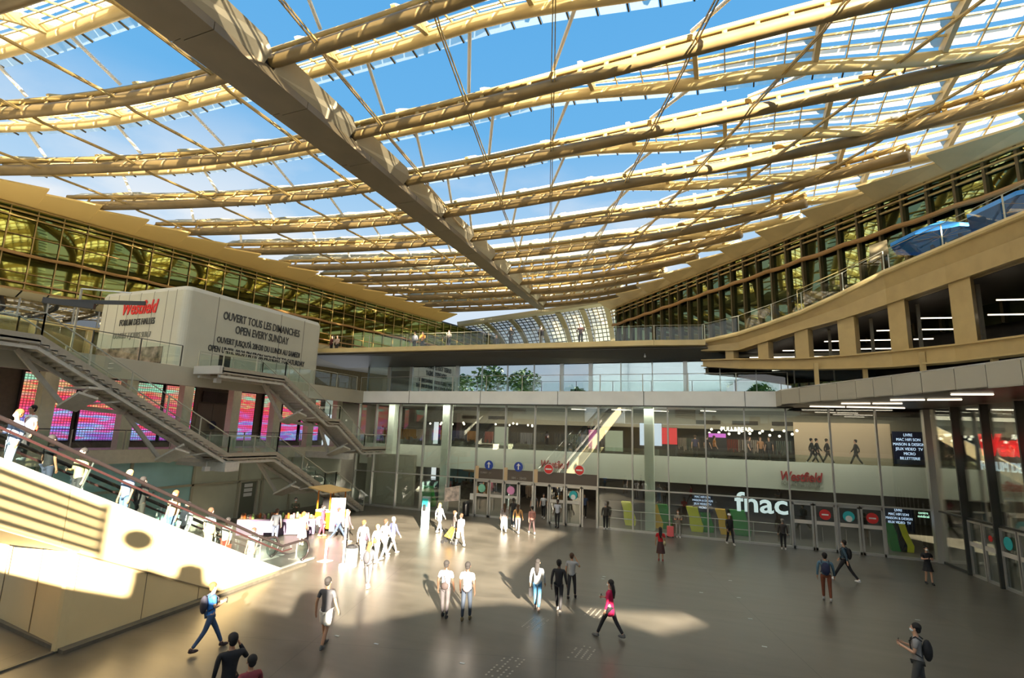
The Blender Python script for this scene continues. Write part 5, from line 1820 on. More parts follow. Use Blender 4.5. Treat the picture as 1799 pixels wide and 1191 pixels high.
# map board
P = gz(793, 908, 0)
t = thing('map_board', P, 'tilted site map board in an aluminium frame left of the doors', 'map board')
MB().slab([P + Vector((-.65, 0, 1.0)), P + Vector((.55, .1, 1.15)), P + Vector((.55, .1, 2.2)), P + Vector((-.65, 0, 1.95))], (0, .05, 0)).build('map', mat('map_print', (.62, .52, .46), .5, noise=.5, nscale=3), t)
m = MB()
for x in (-.65, .55): m.box(P + Vector((x - .03, .0, 0)), P + Vector((x + .03, .08, 2.2)))
build_each(m, 'leg', alu, t)
P = gz(818, 906, 0)
t = thing('litter_bin', P, 'black round litter bin by the glass next to the map board', 'bin')
MB().lathe(P, [(.24, 0), (.25, .85), (.27, .9), (.2, 1.0)], 14).build('shell', black, t)
MB().lathe(P + Vector((0, 0, 1.0)), [(.2, 0), (.06, .06)], 14).build('lid', alud, t)
P = gy(829, 872, FY - .06)
tag(MB().box(P - Vector((.16, .02, .22)), P + Vector((.16, 0, .22))).build('paper_notice', white), 'small white paper notice stuck on the glass left of the doors', 'notice')
# chevron speaker / perched light near stair foot
P = gz(638, 894, 0)
t = thing('lectern_stand', P, 'thin stand with a small white tilted panel at the foot of the stairs', 'stand')
MB().tube(P, P + Vector((0, 0, 1.0)), .03, 6).build('pole', alu, t)
MB().beam(P + Vector((-.45, 0, 1.35)), P + Vector((.25, 0, .95)), .3, .05).build('panel', white, t)
# pram at the sunlit group
P = gz(790, 955, 0)
t = thing('stroller', P, 'dark folding stroller with an amber seat pushed by the couple', 'stroller')
MB().slab([P + Vector((-.25, -.2, .4)), P + Vector((.1, -.2, .3)), P + Vector((.3, -.2, .8)), P + Vector((.15, -.2, .9))], (0, .4, 0)).build('seat', mat('amber_fabric', (.6, .3, .02), .8), t)
m = MB()
for y in (-.22, .22):
    m.tube(P + Vector((-.35, y, .1)), P + Vector((.4, y, .95)), .018, 6)
    m.tube(P + Vector((.35, y, .1)), P + Vector((-.1, y, .6)), .018, 6)
m.build('frame', black, t)
for x in (-.35, .35):
    for y in (-.22, .22):
        MB().disc(P + Vector((x, y, .1)), .1, (0, 1, 0), .03, 12).build('wheel', black, t)
# pink suitcase near the glass
P = gz(1178, 944, 0)
t = thing('suitcase', P, 'coral pink wheeled suitcase beside the person in beige', 'suitcase')
MB().box(P + Vector((-.2, -.12, .06)), P + Vector((.2, .12, .66))).build('shell', mat('coral', (.65, .12, .13), .5), t)
m = MB(); m.tube(P + Vector((-.12, .1, .66)), P + Vector((-.12, .1, .95)), .012, 6); m.tube(P + Vector((.12, .1, .66)), P + Vector((.12, .1, .95)), .012, 6); m.tube(P + Vector((-.12, .1, .95)), P + Vector((.12, .1, .95)), .015, 6)
m.build('handle', black, t)
m = MB()
for x in (-.15, .15): m.disc(P + Vector((x, -.12, .05)), .05, (0, 1, 0), .2, 10)
build_each(m, 'wheel', black, t)
# worn floor marks
mk = mat('worn_floor_print', (0.33, 0.31, 0.26), .6)
for k, (px, py, w_) in enumerate(((938, 1095, 1.0), (1043, 1077, .9), (1020, 1147, 1.0), (885, 1172, 1.3))):
    P = gz(px, py, .004)
    m = MB()
    for i in range(4):
        for j in range(9):
            if random.random() < .2: continue
            x, y = (i - 1.5) * .17, (j - 4) * .12 * w_
            m.box(P + Vector((x + .02 * j * .2, y, 0)), P + Vector((x + .05 + .02 * j * .2, y + .07, .002)))
    tag(m.build('floor_print', mk), 'faded rows of dashes printed on the plaza floor, %s' % ('below the three people walking together', 'left of the person in magenta', 'in the middle of the lower edge', 'at the lower edge under the couple')[k], 'floor marking', 'faded floor prints')
lit_ = mat('litter_pale', (.5, .55, .55), .5)
for k, (px, py) in enumerate(((1232, 1041), (1283, 1020), (1298, 1050), (1318, 1087), (1343, 1136), (1612, 1089), (592, 1117), (812, 1165), (661, 1131), (1061, 1013), (1059, 1017))):
    P = gz(px, py, .003)
    o = MB().box(P - Vector((.07, .03, 0)), P + Vector((.07, .03, .006))).build('paper_scrap', lit_)
    tag(o, 'pale scrap of paper lying on the dark plaza floor', 'scrap', 'paper scraps on the floor')
P = gz(812, 1165, .0)
# parapet people / railing on mezzanine handled with the people
#@@PEOPLE
# ================================================================== PEOPLE
SK = {'light': mat('skin_light', (.58, .33, .22), .55), 'tan': mat('skin_tan', (.38, .20, .12), .55), 'dark': mat('skin_dark', (.09, .045, .028), .5)}
HAIRC = {'black': mat('hair_black', (.012, .01, .01), .85), 'brown': mat('hair_brown', (.07, .035, .018), .85), 'auburn': mat('hair_auburn', (.25, .08, .025), .85), 'blond': mat('hair_blond', (.45, .3, .12), .85), 'grey': mat('hair_grey', (.3, .28, .26), .85)}
def skin_obj(name, chains, m, parent, sub=1):
    """chains: list of lists of (point, radius); first point of the first chain is the root; shared points weld by index key"""
    verts, rad, edges, idx = [], [], [], {}
    for ch in chains:
        prev = None
        for p, r_ in ch:
            key = (round(p[0], 4), round(p[1], 4), round(p[2], 4))
            if key not in idx:
                idx[key] = len(verts)
                verts.append(Vector(p))
                rad.append(r_ if isinstance(r_, tuple) else (r_, r_))
            i = idx[key]
            if prev is not None and prev != i: edges.append((prev, i))
            prev = i
    me = bpy.data.meshes.new(name)
    me.from_pydata(verts, edges, [])
    o = bpy.data.objects.new(name, me)
    C.objects.link(o)
    o.modifiers.new('Skin', 'SKIN')
    o.modifiers[0].use_smooth_shade = True
    sv = me.skin_vertices[0].data
    for i, r_ in enumerate(rad):
        sv[i].radius = r_
        sv[i].use_root = (i == 0)
    if sub:
        s_ = o.modifiers.new('Sub', 'SUBSURF')
        s_.levels = sub
        s_.render_levels = sub
    pend.append((o, m, parent))
    return o
pend = []
def flush():
    bpy.context.view_layer.update()
    dg = bpy.context.evaluated_depsgraph_get()
    done = []
    for o, m, parent in pend:
        me = bpy.data.meshes.new_from_object(o.evaluated_get(dg))
        done.append((o, me, m, parent))
    for o, me, m, parent in done:
        o.modifiers.clear()
        old = o.data
        o.data = me
        me.name = o.name
        me.materials.clear()
        me.materials.append(m)
        for p in me.polygons: p.use_smooth = True
        o.parent = parent
        bpy.data.meshes.remove(old)
    pend.clear()
def person(loc, face, label, h=1.72, stride=.35, skin='light', hair='brown', long_hair=False, top=(.5, .5, .5), sleeve='short', legs=(.05, .05, .07), bottom='trousers', shoe=(.6, .6, .6), arms='swing', bag=None, bagc=(.02, .02, .02), mask=False, coat=False, hat=None, lean=0.0, group=None, wide=1.0, detail=True, phase=1):
    """loc world point of the feet; face: compass heading in degrees (0 = +Y, clockwise)"""
    t = thing('person', loc, label, 'person', group, -R(face))
    k = h / 1.75
    def v(x, y, z): return Vector((x * k * (wide if abs(x) > .05 else 1), (y + lean * max(0, z - .9)) * k, z * k))
    a = stride * phase
    hipL, hipR = v(-.09, 0, .90), v(.09, 0, .90)
    kneeL, kneeR = v(-.095, .5 * a + .03 * abs(a), .49), v(.095, -.45 * a + .05, .49)
    ankL = v(-.095, .95 * a, .09 + (.0 if a >= 0 else .10 * abs(a)))
    ankR = v(.095, -.95 * a, .09 + (.10 * abs(a) if a > 0 else 0))
    pel, wai, che, nk, jaw, cra, tp = v(0, 0, .96), v(0, .005, 1.10), v(0, .0, 1.30), v(0, .0, 1.48), v(0, .025, 1.57), v(0, .012, 1.655), v(0, .01, 1.72)
    shL, shR = v(-.185, -.01, 1.41), v(.185, -.01, 1.41)
    if arms == 'swing':
        el = [v(-.235, -.28 * a - .03, 1.13), v(.235, .28 * a - .03, 1.13)]
        wr = [v(-.25, -.5 * a + .06, .89), v(.25, .5 * a + .06, .89)]
    elif arms == 'phone':
        el = [v(-.23, .03, 1.14), v(.23, .03, 1.14)]
        wr = [v(-.08, .27, 1.20), v(.10, .27, 1.22)]
    elif arms == 'mixed':
        el = [v(-.235, -.03, 1.13), v(.23, .02, 1.13)]
        wr = [v(-.25, .05, .89), v(.10, .26, 1.15)]
    elif arms == 'ear':
        el = [v(-.235, -.03, 1.13), v(.30, .12, 1.22)]
        wr = [v(-.25, .05, .89), v(.14, .12, 1.52)]
    elif arms == 'rail':
        el = [v(-.24, .06, 1.15), v(.24, .06, 1.15)]
        wr = [v(-.22, .30, 1.08), v(.22, .30, 1.08)]
    else:
        el = [v(-.225, -.02, 1.13), v(.225, -.02, 1.13)]
        wr = [v(-.225, .05, .88), v(.225, .05, .88)]
    sm = SK[skin]
    body = [[(pel, (.105 * k, .08 * k)), (wai, (.10 * k, .08 * k)), (che, (.135 * k, .10 * k)), (v(0, 0, 1.42), (.09 * k, .07 * k)), (nk, .05 * k), (jaw, (.062 * k, .075 * k)), (cra, (.078 * k, .092 * k)), (tp, (.05 * k, .06 * k))]]
    for hp, kn, an, s_ in ((hipL, kneeL, ankL, -1), (hipR, kneeR, ankR, 1)):
        body.append([(pel, 0), (hp, .085 * k), (hp.lerp(kn, .5), .075 * k), (kn, .052 * k), (kn.lerp(an, .35), .052 * k), (an, .035 * k)])
    for sh, e_, w_, s_ in ((shL, el[0], wr[0], -1), (shR, el[1], wr[1], 1)):
        body.append([(che, 0), (sh, .052 * k), (e_, .038 * k), (e_.lerp(w_, .3), .038 * k), (w_, .026 * k)])
        d = (w_ - e_).normalized()
        sd = Vector((1, 0, 0)) * s_
        sd = (sd - d * sd.dot(d)).normalized()
        nn = d.cross(sd)
        pm_ = w_ + d * .055 * k
        body.append([(w_, 0), (pm_, (.036 * k, .018 * k))])
        if detail:
            for q, (off, ln) in enumerate(((-.026, .070), (-.009, .082), (.009, .076), (.025, .060))):
                b0 = pm_ + d * .03 * k + nn * off * k
                body.append([(pm_, 0), (b0, .0095 * k), (b0 + d * ln * .5 * k - sd * .008 * k, .009 * k), (b0 + d * ln * k - sd * .028 * k, .008 * k)])
            th = w_ + d * .03 * k - nn * .03 * k
            body.append([(w_, 0), (th, .011 * k), (th + d * .045 * k - nn * .02 * k - sd * .012 * k, .009 * k)])
        else:
            body.append([(pm_, 0), (pm_ + d * .07 * k, (.03 * k, .012 * k))])
    skin_obj('body', body, sm, t, 1)
    # clothes
    def cm(c, nm): return mat('%s_%.2f_%.2f_%.2f' % (nm, *c), c, .8, noise=.12, nscale=7)
    tm = cm(top, 'fabric')
    zt_ = .84 if not coat else .62
    flare = (.165 * k, .13 * k) if not coat else (.20 * k, .17 * k)
    sh_ = [[(v(0, 0, zt_), flare), (v(0, 0, .98), (.155 * k, .125 * k)), (wai, (.14 * k, .115 * k)), (che, (.165 * k, .125 * k)), (v(0, 0, 1.43), (.085 * k, .075 * k)), (v(0, .0, 1.475), .058 * k)]]
    for sh, e_, w_ in ((shL, el[0], wr[0]), (shR, el[1], wr[1])):
        ch = [(che, 0), (sh, .068 * k), (sh.lerp(e_, .72), .055 * k)]
        if sleeve == 'long': ch += [(e_, .05 * k), (e_.lerp(w_, .95), .038 * k)]
        if sleeve != 'none': sh_.append(ch)
    skin_obj('coat' if coat else 'shirt', sh_, tm, t, 1)
    lm = cm(legs, 'fabric')
    if bottom in ('trousers', 'wide', 'shorts'):
        tr_ = []
        for n_, (hp, kn, an) in enumerate(((hipL, kneeL, ankL), (hipR, kneeR, ankR))):
            w2 = {'trousers': (.102, .070, .060, .052), 'wide': (.115, .11, .12, .13), 'shorts': (.11, .10, .095, .09)}[bottom]
            ch = [(v(0, 0, 1.0), (.14 * k, .112 * k)), (hp, w2[0] * k), (hp.lerp(kn, .55), w2[1] * 1.15 * k), (hp.lerp(kn, .9), w2[1] * k)]
            if bottom != 'shorts': ch += [(kn.lerp(an, .4), w2[2] * k), (kn.lerp(an, .93), w2[3] * k)]
            tr_.append(ch)
        skin_obj('trousers' if bottom != 'shorts' else 'shorts', tr_, lm, t, 1)
    else:
        zb_ = .42 if bottom == 'skirt' else .62
        m = MB()
        c0 = v(0, 0, 0)
        rows = []
        for z_, r_ in ((1.02, .14), (.92, .165), (.75, .19), (zb_, .235)):
            rows.append([v(0, 0, z_) + Vector((math.cos(q * math.pi / 10) * r_ * k, math.sin(q * math.pi / 10) * r_ * .82 * k, .0)) * (1 + (.05 * math.sin(q * 2.5) if z_ < .9 else 0)) for q in range(21)])
        for i in range(len(rows)):
            for q in range(21): rows[i][q].z = rows[i][0].z
        m.grid(rows)
        loc_build(m, 'skirt', lm, t)
    for an in (ankL, ankR):
        m = MB()
        m.ell((an.x, an.y + .055 * k, an.z - .045 * k), (.045 * k, .135 * k, .048 * k), 10, 6, zmin=-.9)
        m.ell((an.x, an.y - .01 * k, an.z - .01 * k), (.045 * k, .055 * k, .06 * k), 10, 6)
        loc_build(m, 'shoe', cm(shoe, 'shoe'), t)
    # head details
    hm = HAIRC[hair]
    c = v(0, -.012, 1.665)
    if hat:
        m = MB()
        m.ell(c + Vector((0, .01, .03)) * k, (.098 * k, .112 * k, .085 * k), 12, 7, zmin=-.25)
        if hat[0] == 'cap': m.ell(c + Vector((0, .12, .02)) * k, (.06 * k, .07 * k, .012 * k), 10, 5)
        loc_build(m, 'cap', cm(hat[1], 'hat'), t)
    m = MB()
    m.ell(c + Vector((0, -.018, .012)) * k, (.096 * k, .100 * k, .094 * k), 14, 10)
    m.ell(c + Vector((0, -.045, -.045)) * k, (.078 * k, .055 * k, .085 * k), 12, 8)
    if long_hair:
        m.sweep([c + Vector((0, -.05, 0)) * k, c + Vector((0, -.085, -.12)) * k, c + Vector((0, -.12, -.28)) * k, c + Vector((0, -.12, -.46)) * k], [.085 * k, .09 * k, .085 * k, .03 * k], 10, flat=.5)
    loc_build(m, 'hair', hm, t, True)
    if detail:
        m = MB()
        m.ell(v(0, .098, 1.625), (.012 * k, .018 * k, .02 * k), 8, 5)
        for sx in (-1, 1): m.ell(v(0, .0, 1.625) + Vector((sx * .083 * k, 0, 0)), (.012 * k, .02 * k, .03 * k), 8, 5)
        m.ell(v(0, .085, 1.58), (.024 * k, .01 * k, .007 * k), 8, 5)
        loc_build(m, 'nose_and_ears', sm, t, True)
        for sx in (-1, 1):
            loc_build(MB().ell(v(0, .086, 1.65) + Vector((sx * .03 * k, 0, 0)), (.011 * k, .006 * k, .007 * k), 8, 5), 'eye', black, t, True)
    if mask:
        m = MB().ell(v(0, .055, 1.592), (.062 * k, .062 * k, .045 * k), 12, 7)
        loc_build(m, 'face_mask', mat('mask_white', (.7, .78, .8), .7), t, True)
    bm_ = cm(bagc, 'bag')
    if bag == 'backpack':
        m = MB().ell(v(0, -.20, 1.20), (.15 * k, .10 * k, .24 * k), 12, 8)
        loc_build(m, 'backpack', bm_, t, True)
        m = MB()
        for sx in (-.11, .11): m.sweep([v(sx, -.12, 1.40), v(sx, .0, 1.475), v(sx, .125, 1.36), v(sx, .10, 1.12), v(sx * 1.3, -.1, 1.05)], .016 * k, 6)
        loc_build(m, 'backpack_straps', bm_, t)
    elif bag == 'shoulder':
        m = MB().ell(v(.20, -.07, .95), (.07 * k, .14 * k, .12 * k), 10, 7)
        loc_build(m, 'shoulder_bag', bm_, t, True)
        m = MB().sweep([v(.2, -.07, 1.05), v(.06, -.15, 1.3), v(-.1, -.06, 1.49), v(-.06, .13, 1.38), v(.18, .06, 1.02)], .012 * k, 6)
        loc_build(m, 'bag_strap', bm_, t)
    elif bag == 'back_sling':
        m = MB().ell(v(.03, -.19, 1.02), (.13 * k, .06 * k, .12 * k), 10, 7)
        loc_build(m, 'sling_bag', bm_, t, True)
        m = MB().sweep([v(.06, -.17, 1.1), v(-.02, -.14, 1.3), v(-.1, -.02, 1.475), v(0, .14, 1.32), v(.16, .06, 1.08), v(.12, -.14, 1.05)], .012 * k, 6)
        loc_build(m, 'bag_strap', bm_, t)
    elif bag == 'hand':
        w_ = wr[0]
        m = MB().slab([w_ + Vector((-.02, -.14, -.12)) * k, w_ + Vector((-.02, .14, -.12)) * k, w_ + Vector((-.02, .12, -.42)) * k, w_ + Vector((-.02, -.12, -.42)) * k], (.09 * k, 0, 0))
        m.sweep([w_ + Vector((.02, -.08, -.12)) * k, w_ + Vector((.02, 0, -.07)) * k, w_ + Vector((.02, .08, -.12)) * k], .008 * k, 6)
        loc_build(m, 'handbag', bm_, t)
    if arms in ('phone', 'mixed'):
        p = wr[1] + Vector((-.03, .09, .03)) * k
        loc_build(MB().box(p - Vector((.035, .006, .07)) * k, p + Vector((.035, .006, .07)) * k), 'phone', black, t)
    return t
def loc_build(m, name, mt, t, smooth=False):
    o = MB.build(m, name, mt, None, smooth, base=(0, 0, 0))
    o.parent = t
    return o
WHT, BLK, NVY, GRY, DNM = (.75, .75, .76), (.012, .012, .015), (.02, .03, .08), (.12, .12, .125), (.04, .08, .17)
CREAMc, PINK, ORG = (.6, .5, .38), (.7, .35, .3), (.75, .22, .03)
def P(px, py, face, label, z=0.0, ftdy=0, **k):
    loc = gz(px, py, z)
    return person(loc, face, label, **k)
# ---- foreground
P(362, 1143, 25, 'person in bright blue shirt and jeans with auburn hair and black rucksack, looking down', top=(.04, .20, .62), legs=DNM, hair='auburn', bag='backpack', bagc=(.03, .03, .05), arms='phone', stride=.42, shoe=(.05, .03, .03), h=1.72)
a = gz(410, 1117, 1.74)
person(Vector((a.x, a.y, 0)), -60, 'person in black hoodie and black cap wearing a mask at the lower left edge', top=BLK, legs=BLK, hair='black', skin='tan', sleeve='long', arms='ear', hat=('cap', (.01, .01, .012)), mask=True, shoe=BLK, stride=.2, h=1.78, wide=1.1)
a = gz(443, 1154, 1.62)
person(Vector((a.x, a.y, 0)), -65, 'dark haired person in maroon top, only head and shoulders above the lower edge', top=(.20, .03, .04), legs=BLK, hair='black', skin='tan', sleeve='long', mask=True, h=1.66, stride=.2)
P(567, 1138, -10, 'person in grey t-shirt, white shorts and black leggings walking away', top=(.07, .07, .08), legs=(.72, .72, .7), bottom='shorts', hair='black', skin='tan', shoe=(.08, .08, .08), stride=.25, h=1.84)
P(780, 1086, -12, 'person in white shirt with thin cross strap and charcoal trousers, left of the couple', top=WHT, legs=(.05, .045, .05), hair='black', skin='dark', shoe=BLK, stride=.12, h=1.78, bag='back_sling', bagc=(.03, .02, .02))
P(818, 1091, -12, 'person in white shirt with sling bag and navy trousers, right of the couple', top=WHT, legs=(.02, .03, .05), hair='black', skin='dark', shoe=(.12, .09, .04), stride=.12, h=1.80, bag='back_sling', bagc=(.16, .12, .13), phase=-1)
P(943, 1072, -8, 'person with very long dark hair, white blouse and blue jeans carrying a black bag', top=(.5, .5, .5), sleeve='long', legs=(.06, .19, .36), hair='black', long_hair=True, skin='tan', shoe=(.6, .45, .38), stride=.2, h=1.68, bag='hand', bagc=BLK)
P(981, 1076, -5, 'person dressed all in black between two companions', top=BLK, sleeve='long', legs=BLK, hair='black', skin='dark', shoe=(.5, .45, .4), stride=.25, h=1.72)
P(1004, 1052, 0, 'person in pale grey t-shirt and black leggings with one hand at the hair', top=(.32, .32, .33), legs=BLK, hair='brown', skin='tan', arms='ear', shoe=BLK, stride=.2, h=1.62, phase=-1)
P(1072, 1121, -80, 'person in magenta coat, black trousers and white mask walking left', top=(.50, .005, .07), sleeve='long', coat=True, legs=BLK, hair='black', long_hair=True, skin='light', mask=True, arms='mixed', shoe=(.1, .1, .1), stride=.42, h=1.66, wide=1.25)
P(1161, 986, -10, 'person in red top and long dark skirt with a pale shoulder bag', top=(.50, .01, .015), legs=(.05, .02, .02), bottom='skirt', hair='black', long_hair=True, skin='tan', bag='shoulder', bagc=(.4, .36, .22), shoe=(.3, .05, .04), stride=.08, h=1.62)
P(1192, 945, 170, 'person in beige standing by the glass next to the coral suitcase', top=(.30, .27, .22), legs=(.36, .34, .30), hair='brown', mask=True, arms='phone', shoe=WHT, stride=.05, h=1.65)
P(1283, 957, 150, 'dark dressed person with white cap walking past the green seat', top=BLK, legs=BLK, sleeve='long', skin='tan', hair='black', hat=('cap', WHT), stride=.25, h=1.74)
P(1454, 1056, 5, 'person in blue grey jacket and rust trousers with navy backpack and yellow bag', top=(.06, .13, .19), sleeve='long', legs=(.16, .045, .02), hair='black', skin='tan', bag='backpack', bagc=(.015, .02, .06), shoe=(.3, .3, .3), stride=.15, h=1.78, wide=1.15)
P(1487, 1022, -60, 'person in denim jacket and white trainers with black backpack, striding left', top=(.035, .07, .10), sleeve='long', legs=BLK, hair='black', skin='light', mask=True, bag='backpack', bagc=BLK, shoe=(.6, .6, .62), stride=.5, h=1.76)
P(1633, 1027, 170, 'person in short black dress and white mask standing near the side doors', top=BLK, legs=BLK, bottom='dress', hair='black', skin='light', mask=True, arms='phone', shoe=BLK, stride=.1, h=1.62)
a = gz(1607, 1096, 1.76)
person(Vector((a.x, a.y, 0)), -70, 'person in pale tee with black backpack looking at a phone, lower right corner', top=(.26, .25, .25), legs=(.07, .07, .07), hair='black', skin='light', mask=True, arms='phone', bag='backpack', bagc=BLK, h=1.78, stride=.2)
P(979, 927, -178, 'guard in white shirt and black trousers standing at the open door', top=(.45, .47, .55), legs=BLK, hair='black', skin='dark', shoe=BLK, stride=.05, h=1.78)
P(885, 934, -30, 'person in wide white trousers and grey top near the doors', top=(.30, .26, .26), sleeve='long', legs=WHT, bottom='wide', hair='brown', long_hair=True, shoe=WHT, stride=.3, h=1.68)
P(901, 926, -10, 'person in black t-shirt walking into the doors', top=BLK, legs=(.03, .05, .08), hair='black', skin='dark', stride=.2, h=1.82)
P(909, 937, -10, 'person in amber cardigan with grey trousers near the doors', top=(.65, .36, .14), sleeve='long', legs=(.2, .19, .2), hair='brown', long_hair=True, shoe=WHT, stride=.25, h=1.7, wide=1.15)
P(934, 938, -35, 'person in pink top and dark trousers beside the sun patch tip', top=(.60, .28, .24), sleeve='long', legs=(.04, .02, .02), hair='black', shoe=WHT, stride=.4, h=1.62)
P(771, 935, 15, 'person in long white coat walking past the teal totem', top=WHT, sleeve='long', coat=True, legs=WHT, hair='blond', long_hair=True, shoe=WHT, stride=.3, h=1.7)
P(797, 955, 50, 'person in dark coat pushing the stroller', top=(.06, .05, .05), sleeve='long', legs=(.05, .05, .05), hair='brown', arms='rail', shoe=BLK, stride=.2, h=1.72)
P(808, 959, -55, 'person in grey jumper and white trousers beside the stroller', top=(.18, .17, .2), sleeve='long', legs=WHT, hair='brown', shoe=WHT, stride=.35, h=1.66, bag='hand', bagc=(.6, .55, .4))
P(635, 982, -15, 'person all in white at the left of the sunlit group', top=WHT, sleeve='long', legs=WHT, hair='auburn', bag='shoulder', bagc=(.05, .03, .05), shoe=WHT, stride=.2, h=1.74)
P(645, 1033, -5, 'person with orange hair, grey coat and black rucksack, white trainers', top=(.10, .10, .11), sleeve='long', legs=(.09, .09, .10), hair='auburn', long_hair=True, bag='backpack', bagc=(.05, .05, .06), shoe=WHT, stride=.15, h=1.68)
P(660, 988, 5, 'person in white with an orange scarf down the back', top=WHT, sleeve='long', legs=WHT, hair='blond', bag='back_sling', bagc=ORG, shoe=WHT, stride=.2, h=1.66)
P(674, 982, 10, 'person in loose white shirt and pale jeans behind the orange scarf', top=WHT, sleeve='long', legs=(.45, .52, .58), hair='brown', shoe=WHT, stride=.3, h=1.8)
P(688, 974, 20, 'person in navy jacket and grey trousers at the right of the sunlit group', top=(.07, .08, .2), sleeve='long', legs=(.15, .14, .14), hair='grey', shoe=(.3, .3, .3), stride=.35, h=1.76)
P(592, 950, 40, 'person in pale blue top and jeans striding behind the white post', top=(.25, .3, .45), sleeve='long', legs=(.03, .05, .10), hair='brown', shoe=WHT, stride=.5, h=1.7)
P(608, 954, 30, 'person in dark coat with white scarf right of the white post', top=(.07, .05, .06), sleeve='long', coat=True, legs=(.05, .05, .05), hair='brown', shoe=(.5, .45, .4), stride=.2, h=1.7)
P(564, 942, 60, 'person in long maroon top with a white bag beside the food cart', top=(.25, .04, .08), sleeve='long', coat=True, legs=(.2, .03, .05), hair='black', skin='tan', bag='hand', bagc=WHT, shoe=(.4, .3, .1), stride=.12, h=1.68)
P(529, 958, -30, 'person in flowered white top and white skirt with red bag at the stall', top=WHT, legs=WHT, bottom='skirt', hair='auburn', bag='shoulder', bagc=(.4, .05, .03), shoe=WHT, stride=.1, h=1.66)
P(481, 955, -40, 'person in dark t-shirt facing the stall table', top=(.04, .045, .055), legs=(.04, .05, .08), hair='brown', skin='tan', stride=.1, h=1.74)
person(Vector((-24.6, 25.9, 0)), 130, 'stall keeper in olive top behind the table with black hair', top=(.09, .09, .05), sleeve='long', legs=BLK, hair='black', mask=True, arms='phone', stride=.05, h=1.72)
person(Vector((-22.9, 26.6, 0)), 140, 'stall helper in dark shirt beside the orange cart', top=(.12, .03, .03), legs=BLK, hair='black', stride=.05, h=1.66)
P(1064, 931, -10, 'dark dressed person standing by the glass right of the doors', top=(.05, .045, .04), sleeve='long', legs=BLK, hair='grey', stride=.05, h=1.72, detail=False)
P(1377, 966, 0, 'dark dressed person near the fnac letters', top=(.045, .04, .04), sleeve='long', legs=BLK, hair='grey', stride=.05, h=1.7, detail=False)
for k, (px, c1) in enumerate(((934, (.2, .2, .22)), (951, (.5, .5, .5)), (1022, (.1, .14, .3)))):
    a = gz(px, 912, 0)
    person(Vector((a.x, max(a.y, 37.5) + k * .4, 0)), 170, 'person just inside the open doors in %s top' % ('dark grey', 'white', 'blue')[k], top=c1, legs=BLK, hair='black', stride=.2, h=1.72, detail=False)
# ---- on the escalator (s metres up from the foot)
esc_p = [(1.1, .45, 'white shirt near the foot of the escalator', WHT, (.5, .5, .5), 'brown'), (2.3, .8, 'white top beside the red bag low on the escalator', (.6, .55, .5), (.3, .05, .03), 'black'), (3.3, .6, 'white shirt and beige bag on the escalator', WHT, (.5, .42, .3), 'brown'), (3.9, 1.0, 'white jacket with dark hair by the pale handrail', WHT, (.1, .1, .12), 'black'), (5.1, .5, 'tan shirt and blue jeans mid escalator', (.55, .33, .2), (.08, .14, .28), 'auburn'), (6.1, .7, 'dark jacket mid escalator', (.04, .04, .045), (.05, .04, .04), 'black'), (6.8, .5, 'pale blue sweater and jeans mid escalator', (.35, .4, .65), (.2, .3, .5), 'blond'), (8.2, .6, 'olive striped top on the escalator', (.30, .26, .14), BLK, 'black'), (8.9, .8, 'black top with bare arm on the escalator', BLK, (.04, .05, .09), 'black'), (9.9, .6, 'lavender shirt and pale jeans standing tall on the escalator', (.33, .36, .55), (.40, .45, .58), 'auburn'), (11.6, .9, 'white shirt on the upper part of the escalator', (.7, .62, .66), (.35, .38, .5), 'brown'), (13.1, .6, 'black coat high on the escalator', BLK, BLK, 'brown'), (13.9, .9, 'grey top holding a yellow bag high on the escalator', (.2, .2, .2), (.06, .12, .25), 'black'), (15.0, .6, 'pink top high on the escalator', (.5, .3, .35), (.05, .06, .1), 'auburn')]
for k, (s_, off, lab, c1, c2_, hc) in enumerate(esc_p):
    st_ = round(s_ / .36) * .36 + .18
    p = ep(st_, max(.03, deck(st_) - (.43 if k != 9 else .2)), -off - .2)
    up_ = k % 3 != 2
    q = ed if not up_ else -ed
    person(p, math.degrees(math.atan2(q.x, q.y)), 'person in ' + lab, top=c1, legs=c2_, hair=hc, sleeve='long' if k % 2 else 'short', skin='tan' if k in (5, 8, 9) else 'light', stride=.08, h=1.70 + .03 * (k % 3), arms='mixed' if k % 2 else 'down', bag={13: None, 12: 'hand', 2: 'shoulder', 1: 'hand'}.get(k), bagc={12: (.75, .55, .02), 1: (.7, .12, .05)}.get(k, (.4, .35, .25)), mask=k in (3, 5, 9))
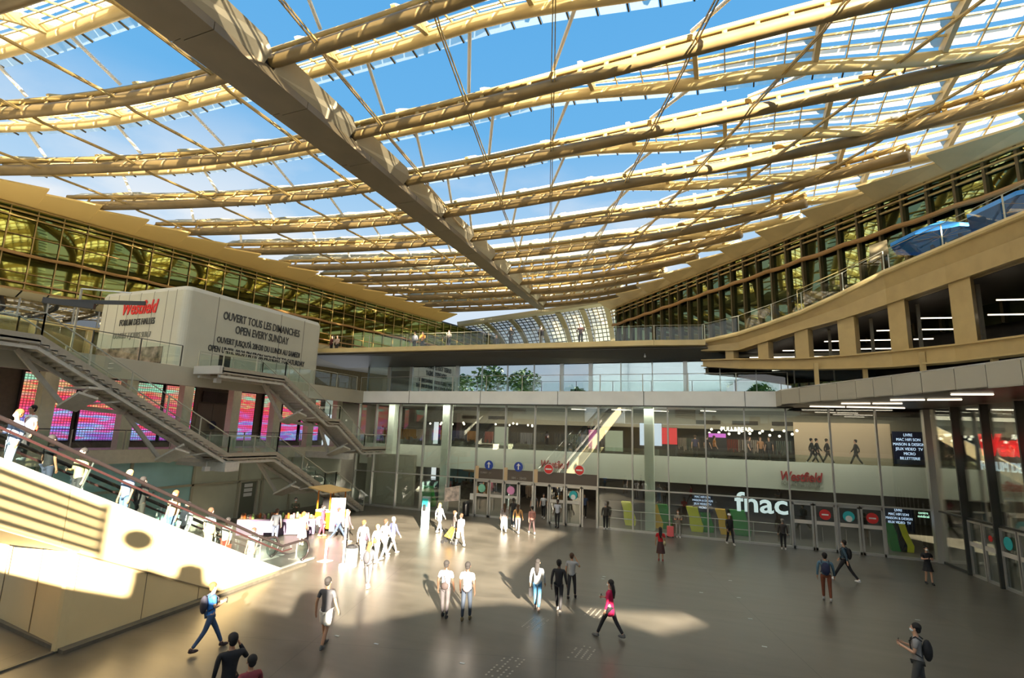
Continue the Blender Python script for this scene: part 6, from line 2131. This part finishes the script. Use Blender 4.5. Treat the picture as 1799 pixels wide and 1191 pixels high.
# ---- mezzanine and galleries
a = gx(15, 752, -22.0)
person(Vector((-20.6, 9.9, 4.9 - .25)), 175, 'person in white shirt with a red strap at the top of the escalator', top=WHT, legs=BLK, hair='black', skin='tan', bag='back_sling', bagc=(.6, .05, .02), stride=.05, h=1.74)
a = gx(475, 783, -30.6)
person(Vector((-30.6, a.y, 4.5)), 100, 'person in black with a pale sleeve walking before the pink LED screens', top=BLK, sleeve='long', legs=BLK, hair='black', stride=.15, h=1.72)
MBc = None
for k, (px, lab) in enumerate(((1428, 'left of the walking pair'), (1437, 'right of the walking pair'), (1455, 'following the pair'), (1505, 'walking alone before the lit wall'))):
    a = gy(px, 810, 41.5)
    person(Vector((a.x, 41.5, 4.62)), -90 if k == 3 else 90, 'dark silhouette of a person in the upper gallery, ' + lab, top=BLK, sleeve='long', legs=BLK, hair='black', stride=.4, h=1.72, detail=False)
for k, (px, c1) in enumerate(((1222, (.05, .05, .1)), (1243, BLK), (1256, (.4, .15, .02)), (1318, (.1, .08, .08)), (1337, (.4, .2, .1)), (1352, (.05, .05, .05)), (655, (.05, .08, .3)), (668, (.5, .25, .2)))):
    a = gy(px, 800, 40.6 + (k % 3) * .5)
    person(Vector((a.x, a.y, 4.62)), 40 * k, 'shopper in the upper gallery behind the glass, %s from the left' % ORD[(k + 2) % 8], top=c1, legs=BLK, hair='brown', stride=.15, h=1.7, detail=False)
for k, (px, c1, lab) in enumerate(((897, BLK, 'leftmost of three, all in black'), (950, (.06, .05, .06), 'middle of three, pale trousers'), (1020, (.07, .03, .03), 'right of three, maroon top'), (728, (.1, .1, .12), 'dark jacket, over the left part'), (742, (.5, .2, .02), 'orange top, over the left part'), (583, (.1, .02, .02), 'dark hair beside the pavilion'), (592, (.55, .4, .35), 'pale top beside the pavilion'), (872, (.03, .03, .03), 'crouching low beside the standing trio'), (788, (.08, .07, .06), 'near the left end of the skylight'))):
    a = gy(px, 605, 35.9)
    person(Vector((a.x, 35.9, ZT - (.55 if k in (7,) else 0))), 180 if k != 1 else 20, 'person at the upper terrace railing, ' + lab, top=c1, sleeve='long', legs=(.3, .3, .3) if k == 1 else BLK, hair='black', arms='rail' if k % 2 == 0 else 'down', stride=.1, h=1.72, detail=False)
flush()
